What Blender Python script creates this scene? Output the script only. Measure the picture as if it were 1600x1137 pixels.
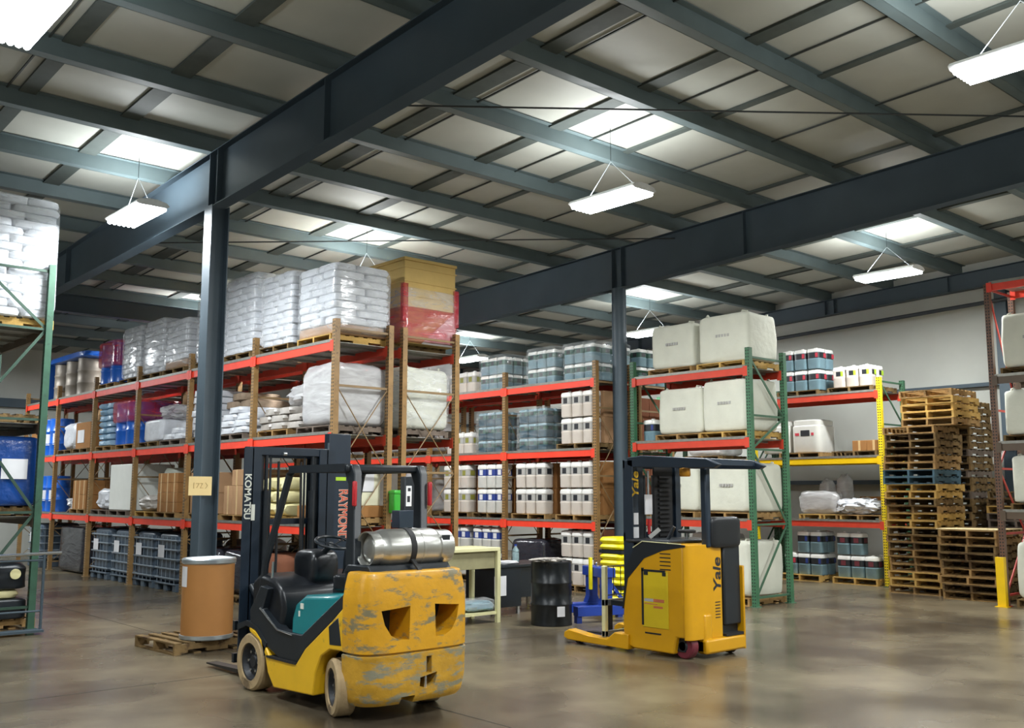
import bpy, bmesh, math, random
from math import sin, cos, pi, radians, sqrt, atan2
from mathutils import Vector, Matrix, noise
S = bpy.context.scene
C = S.collection
for o in list(bpy.data.objects): bpy.data.objects.remove(o)
random.seed(7)

# ------------------------------------------------------------------ camera
pitch, roll, yaw = radians(7.437), radians(.0713), radians(48.337)
F = Vector((cos(pitch)*cos(yaw), cos(pitch)*sin(yaw), sin(pitch)))
R = Vector((sin(yaw), -cos(yaw), 0)); U = R.cross(F)
R2 = R*cos(roll)+U*sin(roll); U2 = -R*sin(roll)+U*cos(roll)
cd = bpy.data.cameras.new('camera'); cam = bpy.data.objects.new('camera', cd); C.objects.link(cam)
cam.matrix_world = Matrix(((R2.x, U2.x, -F.x, 0), (R2.y, U2.y, -F.y, 0), (R2.z, U2.z, -F.z, 1.88), (0, 0, 0, 1)))
cd.lens = 1541/1600*36; cd.sensor_width = 36; cd.clip_end = 200
S.camera = cam
# ------------------------------------------------------------------ world, exposure, lamp power
w = bpy.data.worlds.new('world'); S.world = w; w.use_nodes = True
w.node_tree.nodes['Background'].inputs[0].default_value = (.30, .33, .38, 1)
w.node_tree.nodes['Background'].inputs[1].default_value = .3
S.view_settings.view_transform = 'Standard'; S.view_settings.look = 'None'
S.view_settings.gamma = 1; S.view_settings.use_curve_mapping = False
S.view_settings.exposure = 0.0
LAMP_DOWN, LAMP_UP, LAMP_GLOW = 170, 40, 24
RZ, SL = 7.10, -.038           # underside of the purlins at Y=0 and the slope of the roof along Y
LAMPS = [(2.2, 8.77, 5.93), (9.9, 9.05, 5.93), (17.8, 9.1, 6.05), (9.4, 3.37, 5.93), (5.15, 13.95, 5.85), (9.9, 15.2, 5.75), (18.1, 22.2, 5.75), (18.3, 15.5, 5.75),
         (2.2, 20.0, 5.8), (9.9, 22.5, 5.6), (17.8, 2.6, 6.1), (2.2, 2.6, 6.1), (9.9, -3.4, 6.2), (17.8, -3.6, 6.2), (2.2, -3.8, 6.2), (-4.2, 8.8, 6.0), (5.15, 27.0, 5.5)]

# ------------------------------------------------------------------ materials
def lin(h):
    h = h.lstrip('#'); c = [int(h[i:i+2], 16)/255 for i in (0, 2, 4)]
    return tuple(x/12.92 if x <= .04045 else ((x+.055)/1.055)**2.4 for x in c)+(1,)
_m = {}
def mat(name, col, rough=.6, metal=0, var=.12, scale=6, bump=0, bscale=20, spec=.5, dark=None, darkamt=0, dscale=4, coat=0, dstretch=None):
    if name in _m: return _m[name]
    m = bpy.data.materials.new(name); m.use_nodes = True; _m[name] = m
    N, L = m.node_tree.nodes, m.node_tree.links; b = N['Principled BSDF']
    c = lin(col); b.inputs['Roughness'].default_value = rough; b.inputs['Metallic'].default_value = metal
    b.inputs['Specular IOR Level'].default_value = spec; b.inputs['Coat Weight'].default_value = coat
    tc = N.new('ShaderNodeTexCoord'); nz = N.new('ShaderNodeTexNoise'); nz.inputs['Scale'].default_value = scale; nz.inputs['Detail'].default_value = 5
    L.new(tc.outputs['Object'], nz.inputs['Vector'])
    r = N.new('ShaderNodeValToRGB'); L.new(nz.outputs['Fac'], r.inputs[0])
    r.color_ramp.elements[0].position = .3; r.color_ramp.elements[1].position = .7
    r.color_ramp.elements[0].color = tuple(x*(1-var) for x in c[:3])+(1,); r.color_ramp.elements[1].color = tuple(min(1, x*(1+var)) for x in c[:3])+(1,)
    out = r.outputs[0]
    if dark:
        n2 = N.new('ShaderNodeTexNoise'); n2.inputs['Scale'].default_value = dscale; n2.inputs['Detail'].default_value = 8; n2.inputs['Roughness'].default_value = .7
        if dstretch:
            mp = N.new('ShaderNodeMapping'); mp.inputs['Scale'].default_value = dstretch; L.new(tc.outputs['Object'], mp.inputs[0]); L.new(mp.outputs[0], n2.inputs['Vector'])
        else: L.new(tc.outputs['Object'], n2.inputs['Vector'])
        r2 = N.new('ShaderNodeValToRGB'); r2.color_ramp.elements[0].position = 1-darkamt-.04; r2.color_ramp.elements[1].position = 1-darkamt+.04
        L.new(n2.outputs['Fac'], r2.inputs[0])
        mx = N.new('ShaderNodeMixRGB'); L.new(r2.outputs[0], mx.inputs[0]); L.new(out, mx.inputs[1]); mx.inputs[2].default_value = lin(dark); out = mx.outputs[0]
    L.new(out, b.inputs['Base Color'])
    if bump:
        n3 = N.new('ShaderNodeTexNoise'); n3.inputs['Scale'].default_value = bscale; n3.inputs['Detail'].default_value = 4
        L.new(tc.outputs['Object'], n3.inputs['Vector'])
        bp = N.new('ShaderNodeBump'); bp.inputs['Strength'].default_value = bump; bp.inputs['Distance'].default_value = .02
        L.new(n3.outputs['Fac'], bp.inputs['Height']); L.new(bp.outputs[0], b.inputs['Normal'])
    return m
def emit(name, col, s):
    m = bpy.data.materials.new(name); m.use_nodes = True; b = m.node_tree.nodes['Principled BSDF']
    b.inputs['Base Color'].default_value = (.8, .8, .8, 1); b.inputs['Emission Color'].default_value = lin(col); b.inputs['Emission Strength'].default_value = s
    return m
def film(name, col, tr=.72, rough=.12):
    m = bpy.data.materials.new(name); m.use_nodes = True; N, L = m.node_tree.nodes, m.node_tree.links
    b = N['Principled BSDF']; b.inputs['Base Color'].default_value = lin(col); b.inputs['Roughness'].default_value = rough; b.inputs['Specular IOR Level'].default_value = .9
    t = N.new('ShaderNodeBsdfTransparent'); mx = N.new('ShaderNodeMixShader')
    tc = N.new('ShaderNodeTexCoord'); nz = N.new('ShaderNodeTexNoise'); nz.inputs['Scale'].default_value = 2.2; nz.inputs['Detail'].default_value = 3; nz.inputs['Distortion'].default_value = .6
    mp = N.new('ShaderNodeMapping'); mp.inputs['Scale'].default_value = (1, 1, 4)
    L.new(tc.outputs['Object'], mp.inputs[0]); L.new(mp.outputs[0], nz.inputs['Vector'])
    bp = N.new('ShaderNodeBump'); bp.inputs['Strength'].default_value = .45; bp.inputs['Distance'].default_value = .03; L.new(nz.outputs['Fac'], bp.inputs['Height']); L.new(bp.outputs[0], b.inputs['Normal'])
    r = N.new('ShaderNodeMapRange'); r.inputs[1].default_value = .3; r.inputs[2].default_value = .7; r.inputs[3].default_value = min(1, tr+.15); r.inputs[4].default_value = tr-.15
    L.new(nz.outputs['Fac'], r.inputs[0]); L.new(r.outputs[0], mx.inputs[0]); L.new(b.outputs[0], mx.inputs[1]); L.new(t.outputs[0], mx.inputs[2])
    L.new(mx.outputs[0], N['Material Output'].inputs[0]); return m
def punched(name, col, dark, pitch=.055):
    """painted rack steel with the row of slots punched along the upright (a pattern along the post's height)"""
    m = mat(name, col, .5, 0, .15, 8, dark=dark, darkamt=.36, dscale=9); N, L = m.node_tree.nodes, m.node_tree.links; b = N['Principled BSDF']
    src = b.inputs['Base Color'].links[0].from_socket
    tc = N.new('ShaderNodeTexCoord'); sp = N.new('ShaderNodeSeparateXYZ'); L.new(tc.outputs['Object'], sp.inputs[0])
    def M(op, a, bb):
        n = N.new('ShaderNodeMath'); n.operation = op
        for i, v in enumerate((a, bb)):
            if v is None: continue
            if isinstance(v, (int, float)): n.inputs[i].default_value = v
            else: L.new(v, n.inputs[i])
        return n.outputs[0]
    z = M('LESS_THAN', M('FRACT', M('DIVIDE', sp.outputs[2], pitch), None), .5)
    y = M('LESS_THAN', M('ABSOLUTE', M('ADD', M('ABSOLUTE', sp.outputs[1], None), -.022), None), .011)
    k = M('MULTIPLY', z, y); mx = N.new('ShaderNodeMixRGB'); L.new(k, mx.inputs[0]); L.new(src, mx.inputs[1]); mx.inputs[2].default_value = (.012, .012, .01, 1)
    L.new(mx.outputs[0], b.inputs['Base Color']); return m
steel = mat('blue_grey_steel', '#44525c', .5, 0, .08, 2)
purl = mat('grey_purlin_steel', '#5c6a6c', .5, 0, .08, 3)
beam_o = mat('orange_beam_paint', '#f0452e', .45, 0, .06, 5)
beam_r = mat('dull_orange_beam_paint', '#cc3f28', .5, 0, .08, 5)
beam_y = mat('yellow_beam_paint', '#f0c400', .45, 0, .05, 5)
beam_b = mat('brown_beam_paint', '#5a4a3a', .5, 0, .1, 5)
post_t = punched('tan_upright_paint', '#957447', '#6a5236')
post_g = punched('green_upright_paint', '#3f6f50', '#2d523c')
post_b = punched('brown_upright_paint', '#6a4a38', '#4d362a')
post_yy = punched('yellow_upright_paint', '#e8cc1c', '#b89a10')
post_dg = punched('dark_green_upright_paint', '#2f5340', '#223c30'); brace_dg = mat('dark_green_brace_paint', '#2c4638', .55)
brace_t = mat('tan_brace_paint', '#8c7350', .55); brace_g = mat('green_brace_paint', '#41664e', .55); brace_r = mat('red_brace_paint', '#b53a30', .55)
deckm = mat('galvanised_deck', '#8d8c84', .45, .5, .15, 12)
wood = mat('pallet_wood', '#98794e', .8, 0, .2, 5, .3, 30, .2, dark='#6a5233', darkamt=.42, dscale=3)
wood2 = mat('old_pallet_wood', '#76603f', .85, 0, .25, 5, .3, 30, .2, dark='#4d3b27', darkamt=.45, dscale=3)
wood3 = mat('fresh_pallet_wood', '#b89555', .8, 0, .2, 5, .3, 30, .2)
woodg = mat('grey_pallet_wood', '#6e6258', .85, 0, .25, 5, .3, 30, .2)
woodb = mat('blue_pallet_paint', '#3f5a68', .8, 0, .25, 5)
ply = mat('plywood_sheet', '#cdb98a', .75, 0, .1, 2)
card = mat('cardboard', '#9c6f42', .8, 0, .1, 3, spec=.2); card2 = mat('pale_cardboard', '#a98563', .8, 0, .1, 3, spec=.2); cardd = mat('dark_cardboard', '#7d4f3a', .8, 0, .1, 3, spec=.2)
tape = mat('packing_tape', '#c9ab7c', .3, 0, .05)
whitep = mat('white_plastic', '#dcdcd6', .35, 0, .04, 5); creamp = mat('pinkish_white_plastic', '#dbd2c8', .4, 0, .05, 5)
lidw = mat('white_lid_plastic', '#e8e8e4', .3, 0, .03); bluegrey = mat('blue_grey_plastic', '#7c9aa6', .3, 0, .08, 4)
bluegreyd = mat('deep_blue_grey_plastic', '#3d5a6a', .3, 0, .1, 4)
blk = mat('black_print', '#23262b', .5, 0, .05); grn = mat('green_label', '#2f5a4c', .5); red = mat('red_label', '#c03a4a', .5); lime = mat('lime_label', '#a9cf30', .5); navy = mat('navy_label', '#2b3f86', .5); greyl = mat('grey_label', '#a9a8a4', .5); maroon = mat('maroon_label', '#6a2f38', .5); olive = mat('olive_label', '#8a8a3a', .5)
paper = mat('white_paper', '#dddde0', .7, 0, .04)
fibc = mat('woven_white_bag', '#d5d6c8', .7, 0, .05, 3, .35, 9, .2); bagw = mat('white_bag_plastic', '#d3d6dc', .35, 0, .07, 6, .5, 14); bagg = mat('grey_bag_plastic', '#a9a39c', .4, 0, .12, 6, .5, 14); bagt = mat('tan_paper_bag', '#8a7763', .7, 0, .15, 6, .5, 14)
wrapc = film('clear_stretch_film', '#eef1f4', .74); wrapp = film('thin_stretch_film', '#e6eef0', .88, .08); wraph = film('hazy_stretch_film', '#d8d8da', .4, .25); wrapr = film('red_stretch_film', '#cc3c4a', .48); wrapb = film('blue_stretch_film', '#14459c', .12); wrapk = film('dark_stretch_film', '#34343c', .12, .15)
blued = mat('blue_drum_paint', '#1f62c4', .3, 0, .1, 4); blackd = mat('black_drum_paint', '#11161a', .3, 0, .1, 4, .1, 6); silver = mat('dull_metal_drum', '#8c8378', .5, .35, .15, 3)
fibre = mat('fibre_drum_board', '#a9743c', .6, 0, .06, 3); hoop = mat('galvanised_hoop', '#b9c2c8', .3, .8, .05)
ibcm = mat('grey_tank_plastic', '#465462', .35, 0, .12, 3); ibcc = mat('grey_cage_steel', '#8794a0', .4, .3, .1, 8); ibcb = mat('dark_tank_base', '#4d5a66', .5, 0, .1, 5)
yel = mat('yellow_truck_paint', '#e0b01c', .38, 0, .08, 3, dark='#7d6a3a', darkamt=.36, dscale=3.5, coat=.2)
yelw = mat('worn_yellow_truck_paint', '#cf971a', .4, 0, .12, 3, .15, 20, dark='#7d7458', darkamt=.43, dscale=6, coat=.15, dstretch=(.7, .7, 1.8))
yels = mat('scraped_yellow_paint', '#bd8f28', .45, 0, .2, 4, .35, 14, dark='#86826c', darkamt=.47, dscale=5, dstretch=(.6, .6, 2.2))
yel2 = mat('reach_truck_yellow', '#d29a08', .36, 0, .05, 3, coat=.25); yelp = mat('battery_panel_yellow', '#d4b81c', .38, 0, .05, 3, coat=.2)
blackp = mat('black_truck_paint', '#1b2127', .4, 0, .12, 4); blackr = mat('black_rubber', '#1a1a1c', .7, 0, .1, 10); navym = mat('navy_mast_paint', '#1d2a38', .4, 0, .1, 3)
vinyl = mat('black_vinyl', '#14171c', .35, 0, .1, 6); tyre = mat('tan_cushion_tyre', '#a8916c', .75, 0, .15, 6, .25, 20, dark='#6e5c44', darkamt=.4); rim = mat('dark_wheel_rim', '#2a2c30', .5, .3, .15, 8)
teal = mat('teal_hood_paint', '#0f7a80', .3, 0, .06, 3, coat=.4); alum = mat('aluminium_tank', '#b9b9b4', .3, .85, .1, 5, .1, 12)
chrome = mat('bright_steel', '#c8ccd0', .2, .9, .05); polyr = mat('maroon_drive_tyre', '#6a2430', .5)
redl = mat('red_light_lens', '#b52a30', .3); gold = mat('gold_lettering', '#e0b428', .5); wlet = mat('white_lettering', '#dfe0d4', .5); rlet = mat('red_lettering', '#cc5038', .5); plet = mat('pale_letter_edge', '#d6c0ac', .5)
cream = mat('cream_paint', '#d8d4a4', .5, 0, .05, 4); bluem = mat('bright_blue_paint', '#1c3c96', .4, 0, .08, 4); ylw = mat('bright_yellow_plastic', '#f0e012', .35, 0, .05, 4); grnp = mat('green_plastic', '#3fae3a', .35, 0, .08, 5)
crate = mat('tan_crate_board', '#c8a964', .7, 0, .1, 2, .15, 12); creamb = mat('cream_carton', '#dcd9bc', .7, 0, .04, 3)

def floor_mat():
    m = bpy.data.materials.new('polished_concrete'); m.use_nodes = True; N, L = m.node_tree.nodes, m.node_tree.links; b = N['Principled BSDF']
    tc = N.new('ShaderNodeTexCoord')
    n1 = N.new('ShaderNodeTexNoise'); n1.inputs['Scale'].default_value = .5; n1.inputs['Detail'].default_value = 3; n1.inputs['Roughness'].default_value = .5
    n2 = N.new('ShaderNodeTexNoise'); n2.inputs['Scale'].default_value = 2.2; n2.inputs['Detail'].default_value = 5; n2.inputs['Roughness'].default_value = .6
    for n in (n1, n2): L.new(tc.outputs['Object'], n.inputs['Vector'])
    r = N.new('ShaderNodeValToRGB'); L.new(n1.outputs['Fac'], r.inputs[0]); e = r.color_ramp.elements
    e[0].position = .28; e[0].color = lin('#473f34'); e[1].position = .74; e[1].color = lin('#7d725b'); r.color_ramp.interpolation = 'EASE'
    r2 = N.new('ShaderNodeValToRGB'); L.new(n2.outputs['Fac'], r2.inputs[0]); r2.color_ramp.interpolation = 'EASE'; r2.color_ramp.elements[0].position = .2; r2.color_ramp.elements[0].color = (.55, .53, .53, 1); r2.color_ramp.elements[1].position = .75; r2.color_ramp.elements[1].color = (1, 1, 1, 1)
    mx = N.new('ShaderNodeMixRGB'); mx.blend_type = 'MULTIPLY'; mx.inputs[0].default_value = .8; L.new(r.outputs[0], mx.inputs[1]); L.new(r2.outputs[0], mx.inputs[2]); L.new(mx.outputs[0], b.inputs['Base Color'])
    rr = N.new('ShaderNodeMapRange'); rr.inputs[3].default_value = .16; rr.inputs[4].default_value = .38; L.new(n1.outputs['Fac'], rr.inputs[0]); L.new(rr.outputs[0], b.inputs['Roughness'])
    b.inputs['Specular IOR Level'].default_value = .55
    bp = N.new('ShaderNodeBump'); bp.inputs['Strength'].default_value = .015; bp.inputs['Distance'].default_value = .01; L.new(n1.outputs['Fac'], bp.inputs['Height']); L.new(bp.outputs[0], b.inputs['Normal'])
    return m
wallm = mat('white_wall_liner', '#bcbeb7', .55, 0, .05, 1.2, .05, 3)
ceilm = mat('white_roof_insulation', '#b0b2aa', .6, 0, .06, 1.5, .35, 1.2)

# ------------------------------------------------------------------ mesh helper
class G:
    def __init__(s): s.bm = bmesh.new(); s.ms = []; s.i = 0; s.T = None
    def m(s, mt):
        if mt not in s.ms: s.ms.append(mt)
        s.i = s.ms.index(mt); return s
    def _f(s, vs, fs, sm=False):
        if not s.ms: s.ms.append(steel)
        bv = [s.bm.verts.new(s.T @ Vector(v) if s.T else Vector(v)) for v in vs]
        for f in fs:
            try: q = s.bm.faces.new([bv[i] for i in f])
            except ValueError: continue
            q.material_index = s.i; q.smooth = sm
        return s
    def box(s, x0, x1, y0, y1, z0, z1, rz=0):
        vs = [(x, y, z) for z in (z0, z1) for y in (y0, y1) for x in (x0, x1)]
        if rz:
            cx, cy = (x0+x1)/2, (y0+y1)/2; vs = [(cx+(x-cx)*cos(rz)-(y-cy)*sin(rz), cy+(x-cx)*sin(rz)+(y-cy)*cos(rz), z) for x, y, z in vs]
        return s._f(vs, [(0, 2, 3, 1), (4, 5, 7, 6), (0, 1, 5, 4), (2, 6, 7, 3), (0, 4, 6, 2), (1, 3, 7, 5)])
    def bar(s, a, b, w, h, up=(0, 0, 1)):
        a, b = Vector(a), Vector(b); d = (b-a).normalized(); u = Vector(up)
        if abs(d.dot(u)) > .95: u = Vector((1, 0, 0))
        r = d.cross(u).normalized()*w/2; q = r.cross(d).normalized()*h/2
        vs = [p+i*r+j*q for p in (a, b) for i, j in ((-1, -1), (1, -1), (1, 1), (-1, 1))]
        return s._f(vs, [(3, 2, 1, 0), (4, 5, 6, 7), (0, 1, 5, 4), (1, 2, 6, 5), (2, 3, 7, 6), (3, 0, 4, 7)])
    def cyl(s, a, b, r, r2=None, n=16, caps=True, sm=True):
        a, b = Vector(a), Vector(b); d = (b-a).normalized(); u = Vector((0, 0, 1)) if abs(d.z) < .9 else Vector((1, 0, 0))
        e = d.cross(u).normalized(); f = d.cross(e); r2 = r if r2 is None else r2
        vs = [a+(e*cos(t)+f*sin(t))*r for t in [2*pi*k/n for k in range(n)]]+[b+(e*cos(t)+f*sin(t))*r2 for t in [2*pi*k/n for k in range(n)]]
        s._f(vs, [(k, k+n, (k+1) % n+n, (k+1) % n) for k in range(n)], sm)
        if caps: s._f(vs[:n], [tuple(range(n))]); s._f(vs[n:], [tuple(range(n-1, -1, -1))])
        return s
    def lathe(s, prof, c=(0, 0, 0), n=28, axis='Z', sm=True):
        vs, fs = [], []; P = len(prof)
        for k in range(n):
            t = 2*pi*k/n
            for r, z in prof:
                p = {'Z': (r*cos(t), r*sin(t), z), 'X': (z, r*cos(t), r*sin(t)), 'Y': (r*sin(t), z, r*cos(t))}[axis]
                vs.append((c[0]+p[0], c[1]+p[1], c[2]+p[2]))
        for k in range(n):
            q = (k+1) % n
            for j in range(P-1): fs.append((k*P+j, q*P+j, q*P+j+1, k*P+j+1))
        return s._f(vs, fs, sm)
    def tube(s, pts, r, n=8, closed=False):
        pts = [Vector(p) for p in pts]; rings = []; L = len(pts)
        for i, p in enumerate(pts):
            a = pts[(i-1) % L] if (closed or i > 0) else p; b = pts[(i+1) % L] if (closed or i < L-1) else p
            d = (b-a).normalized(); u = Vector((0, 0, 1)) if abs(d.z) < .9 else Vector((1, 0, 0)); e = d.cross(u).normalized(); f = d.cross(e)
            rings.append([p+(e*cos(2*pi*k/n)+f*sin(2*pi*k/n))*r for k in range(n)])
        vs = [v for q in rings for v in q]; fs = []
        for i in range(L if closed else L-1):
            j = (i+1) % L
            for k in range(n): fs.append((i*n+k, i*n+(k+1) % n, j*n+(k+1) % n, j*n+k))
        if not closed: fs += [tuple(range(n-1, -1, -1)), tuple((L-1)*n+k for k in range(n))]
        return s._f(vs, fs, True)
    def prism(s, poly, ax, a, b):
        """poly in the two other axes (in axis order), extruded along ax from a to b"""
        def P(p, t): return {'X': (t, p[0], p[1]), 'Y': (p[0], t, p[1]), 'Z': (p[0], p[1], t)}[ax]
        n = len(poly); vs = [P(p, a) for p in poly]+[P(p, b) for p in poly]
        return s._f(vs, [tuple(range(n)), tuple(range(2*n-1, n-1, -1))]+[(k, (k+1) % n, (k+1) % n+n, k+n) for k in range(n)])
    def loft(s, rings, caps=True, sm=True):
        n = len(rings[0]); vs = [v for r in rings for v in r]; fs = []
        for i in range(len(rings)-1):
            for k in range(n): fs.append((i*n+k, i*n+(k+1) % n, (i+1)*n+(k+1) % n, (i+1)*n+k))
        s._f(vs, fs, sm)
        if caps: s._f(rings[0], [tuple(range(n-1, -1, -1))]); s._f(rings[-1], [tuple(range(n))])
        return s
    def build(s, name, parent=None, bevel=0, loc=None, sub=0, weld=True):
        if weld: bmesh.ops.remove_doubles(s.bm, verts=s.bm.verts, dist=1e-5)
        bmesh.ops.recalc_face_normals(s.bm, faces=s.bm.faces)
        me = bpy.data.meshes.new(name); s.bm.to_mesh(me); s.bm.free()
        me.set_sharp_from_angle(angle=radians(38))
        for q in s.ms: me.materials.append(q)
        o = bpy.data.objects.new(name, me); C.objects.link(o)
        if parent: o.parent = parent
        if loc: o.location = loc
        if bevel:
            b = o.modifiers.new('bevel', 'BEVEL'); b.width = bevel; b.segments = 2; b.limit_method = 'ANGLE'; b.angle_limit = radians(40)
        if sub: q = o.modifiers.new('sub', 'SUBSURF'); q.levels = q.render_levels = sub
        return o
def tag(o, label, cat, group=None, kind=None):
    o['label'] = label; o['category'] = cat
    if group: o['group'] = group
    if kind: o['kind'] = kind
    return o
def thing(name, label, cat, loc=(0, 0, 0), rz=0, group=None):
    o = bpy.data.objects.new(name, None); C.objects.link(o); o.location = loc; o.rotation_euler = (0, 0, rz); o.empty_display_size = .1
    return tag(o, label, cat, group)
def dup(o, label=None, loc=None, rz=None, group=None, parent=None):
    c = o.copy(); C.objects.link(c)
    if parent is not None: c.parent = parent
    for ch in list(o.children): dup(ch, parent=c)
    if label: c['label'] = label
    if group: c['group'] = group
    if loc is not None: c.location = loc
    if rz is not None: c.rotation_euler = (0, 0, rz)
    return c
def kill(o):
    for ch in list(o.children): kill(ch)
    bpy.data.objects.remove(o)
def struct(g, name, label=None, **k):
    o = g.build(name, **k); o['kind'] = 'structure'
    if label: o['label'] = label
    return o
def letters(txt, size, mt, parent, M, name='lettering', depth=.003, bold=0, shear=0, sx=1):
    cu = bpy.data.curves.new('t', 'FONT'); cu.body = txt; cu.size = size; cu.extrude = depth; cu.align_x = 'CENTER'; cu.align_y = 'CENTER'; cu.offset = bold; cu.shear = shear
    t = bpy.data.objects.new('t', cu); C.objects.link(t); dg = bpy.context.evaluated_depsgraph_get()
    me = bpy.data.meshes.new_from_object(t.evaluated_get(dg)); bpy.data.objects.remove(t); me.name = name
    me.materials.clear(); me.materials.append(mt)
    for v in me.vertices: v.co.x *= sx
    me.transform(M); o = bpy.data.objects.new(name, me); C.objects.link(o); o.parent = parent; return o
def basis(o, ex, ey):
    ex, ey = Vector(ex), Vector(ey); ez = ex.cross(ey); return Matrix(((ex.x, ey.x, ez.x, o[0]), (ex.y, ey.y, ez.y, o[1]), (ex.z, ey.z, ez.z, o[2]), (0, 0, 0, 1)))
ORD = ['first', 'second', 'third', 'fourth', 'fifth', 'sixth', 'seventh', 'eighth', 'ninth', 'tenth', 'eleventh', 'twelfth', 'thirteenth', 'fourteenth', 'fifteenth', 'sixteenth', 'seventeenth', 'eighteenth', 'nineteenth', 'twentieth', 'twenty-first', 'twenty-second', 'twenty-third', 'twenty-fourth']

# ------------------------------------------------------------------ building shell
WX, WY = 22.0, 31.4
def rz_(y): return RZ+SL*y
g = G().m(floor_mat()).box(-9, WX, -9, WY, -.1, 0); struct(g, 'floor')
jm = mat('floor_joint', '#2f2a22', .8)
for i, x in enumerate((5.5, 14.6)): struct(G().m(jm).box(x-.006, x+.006, -8, 31, 0, .0015), 'trim_%d' % (i+1))
for i, y in enumerate((3.2, 9.9, 17.5)): struct(G().m(jm).box(-8, 21.9, y-.005, y+.005, 0, .0015), 'trim_%d' % (i+3))
g = G().m(ceilm); y0, y1 = -9, WY
g._f([(-9, y0, rz_(y0)+.21), (WX, y0, rz_(y0)+.21), (WX, y1, rz_(y1)+.21), (-9, y1, rz_(y1)+.21), (-9, y0, rz_(y0)+.31), (WX, y0, rz_(y0)+.31), (WX, y1, rz_(y1)+.31), (-9, y1, rz_(y1)+.31)],
     [(0, 1, 2, 3), (7, 6, 5, 4), (0, 4, 5, 1), (1, 5, 6, 2), (2, 6, 7, 3), (3, 7, 4, 0)])
struct(g, 'ceiling')
def wall(nm, x0, x1, y0, y1): struct(G().m(wallm).box(x0, x1, y0, y1, 0, 7.8), nm)
wall('wall_right', WX, WX+.1, -9, WY); wall('wall_back', -9, WX, WY, WY+.1); wall('wall_left', -9.1, -9, -9, WY); wall('wall_front', -9, WX, -9.1, -9)
# purlins: Z sections running along X
k = 0
for i in range(-6, 15):
    y = 6.40+1.624*i
    if y > WY-.4 or y < -4: continue
    z = rz_(y)
    g = G().m(purl).box(-9, WX, y-.15, y-.142, z, z+.21).box(-9, WX, y-.145, y, z, z+.008).box(-9, WX, y-.008, y, z, z+.03).box(-9, WX, y-.23, y-.145, z+.2, z+.208)
    struct(g, 'roof_purlin', 'grey steel purlin crossing the roof, %s from the front' % ORD[k]); k += 1
# dark strips under the roof insulation, running along Y
k = 0
dk = mat('dark_insulation_strip', '#4a524f', .7)
for x, wd in ((-2.6, .24), (-.9, .2), (1.5, .2), (3.28, .2), (4.55, .24), (7.57, .26), (9.25, .24), (10.72, .12), (13.8, .1), (15.6, .22), (17.4, .12), (19.2, .22), (20.6, .12)):
    g = G().m(dk); zt = .205
    g._f([(x-wd/2, y0, rz_(y0)+zt-.03), (x+wd/2, y0, rz_(y0)+zt-.03), (x+wd/2, y1, rz_(y1)+zt-.03), (x-wd/2, y1, rz_(y1)+zt-.03), (x-wd/2, y0, rz_(y0)+zt), (x+wd/2, y0, rz_(y0)+zt), (x+wd/2, y1, rz_(y1)+zt), (x-wd/2, y1, rz_(y1)+zt)],
         [(0, 1, 2, 3), (7, 6, 5, 4), (0, 4, 5, 1), (1, 5, 6, 2), (2, 6, 7, 3), (3, 7, 4, 0)])
    struct(g, 'roof_strap', 'dark strap under the roof insulation, %s from the left' % ORD[k]); k += 1
for k, x in enumerate((3.05, 7.85, 9.95, 12.1, 16.2, 19.4)):
    g = G().m(mat('dark_cable', '#3a3f3e', .6)).bar((x, -8, rz_(-8)+.19), (x, WY, rz_(WY)+.19), .02, .02); struct(g, 'roof_seam_cord', 'thin dark cord along the roof liner, %s from the left' % ORD[k])
# girders (deep tapered I beams) and columns
def zb(y, c=12.7, b=5.82): return b+(c-y)*.043 if y < c else b-.02*(y-c)
def girder(x, label, zf, wd=.2):
    g = G().m(steel); ys = [-8.9, 12.7, WY-.02]
    for a, b in zip(ys[:-1], ys[1:]):
        za, zb_ = zf(a), zf(b); ta, tb = rz_(a), rz_(b)
        for (l, r, z0a, z1a, z0b, z1b) in ((x-.006, x+.006, za, ta, zb_, tb), (x-wd/2, x+wd/2, za-.012, za+.004, zb_-.012, zb_+.004), (x-wd/2, x+wd/2, ta-.014, ta-.001, tb-.014, tb-.001)):
            g._f([(l, a, z0a), (r, a, z0a), (r, b, z0b), (l, b, z0b), (l, a, z1a), (r, a, z1a), (r, b, z1b), (l, b, z1b)], [(3, 2, 1, 0), (4, 5, 6, 7), (0, 1, 5, 4), (1, 2, 6, 5), (2, 3, 7, 6), (3, 0, 4, 7)])
    for y in (-2.5, 2.6, 9.75, 12.58, 12.82, 18.9, 25.2):
        g.box(x-wd/2+.01, x+wd/2-.01, y-.006, y+.006, zf(y), rz_(y)-.01)
    return struct(g, 'roof_girder', label)
girder(5.81, 'deep blue-grey roof girder over the forklift aisle', zb)
girder(14.1, 'deep blue-grey roof girder over the middle racks', zb)
girder(WX-.14, 'shallow dark girder along the top of the right wall', lambda y: 6.38-.036*(y-9))
girder(-3.4, 'deep roof girder left of the camera aisle', zb)
def column(x, y, z, label, r=0):
    g = G().m(steel)
    if r: g.cyl((x, y, .02), (x, y, z), .14, n=24)
    else: g.box(x-.13, x-.116, y-.12, y+.12, .02, z).box(x+.116, x+.13, y-.12, y+.12, .02, z).box(x-.116, x+.116, y-.005, y+.005, .02, z)
    g.box(x-.16, x+.16, y-.16, y+.16, 0, .02); return struct(g, 'steel_column', label)
c1 = column(5.81, 12.72, 5.82, 'blue-grey steel column behind the fibre drum')
c2 = column(14.1, 12.72, 5.82, 'blue-grey round steel column behind the yellow reach truck', 1)
column(WX-.2, 8.6, 6.35, 'blue-grey wall column at the right edge behind the brown rack')
column(-3.4, 12.72, 5.82, 'blue-grey steel column left of the frame')
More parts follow.
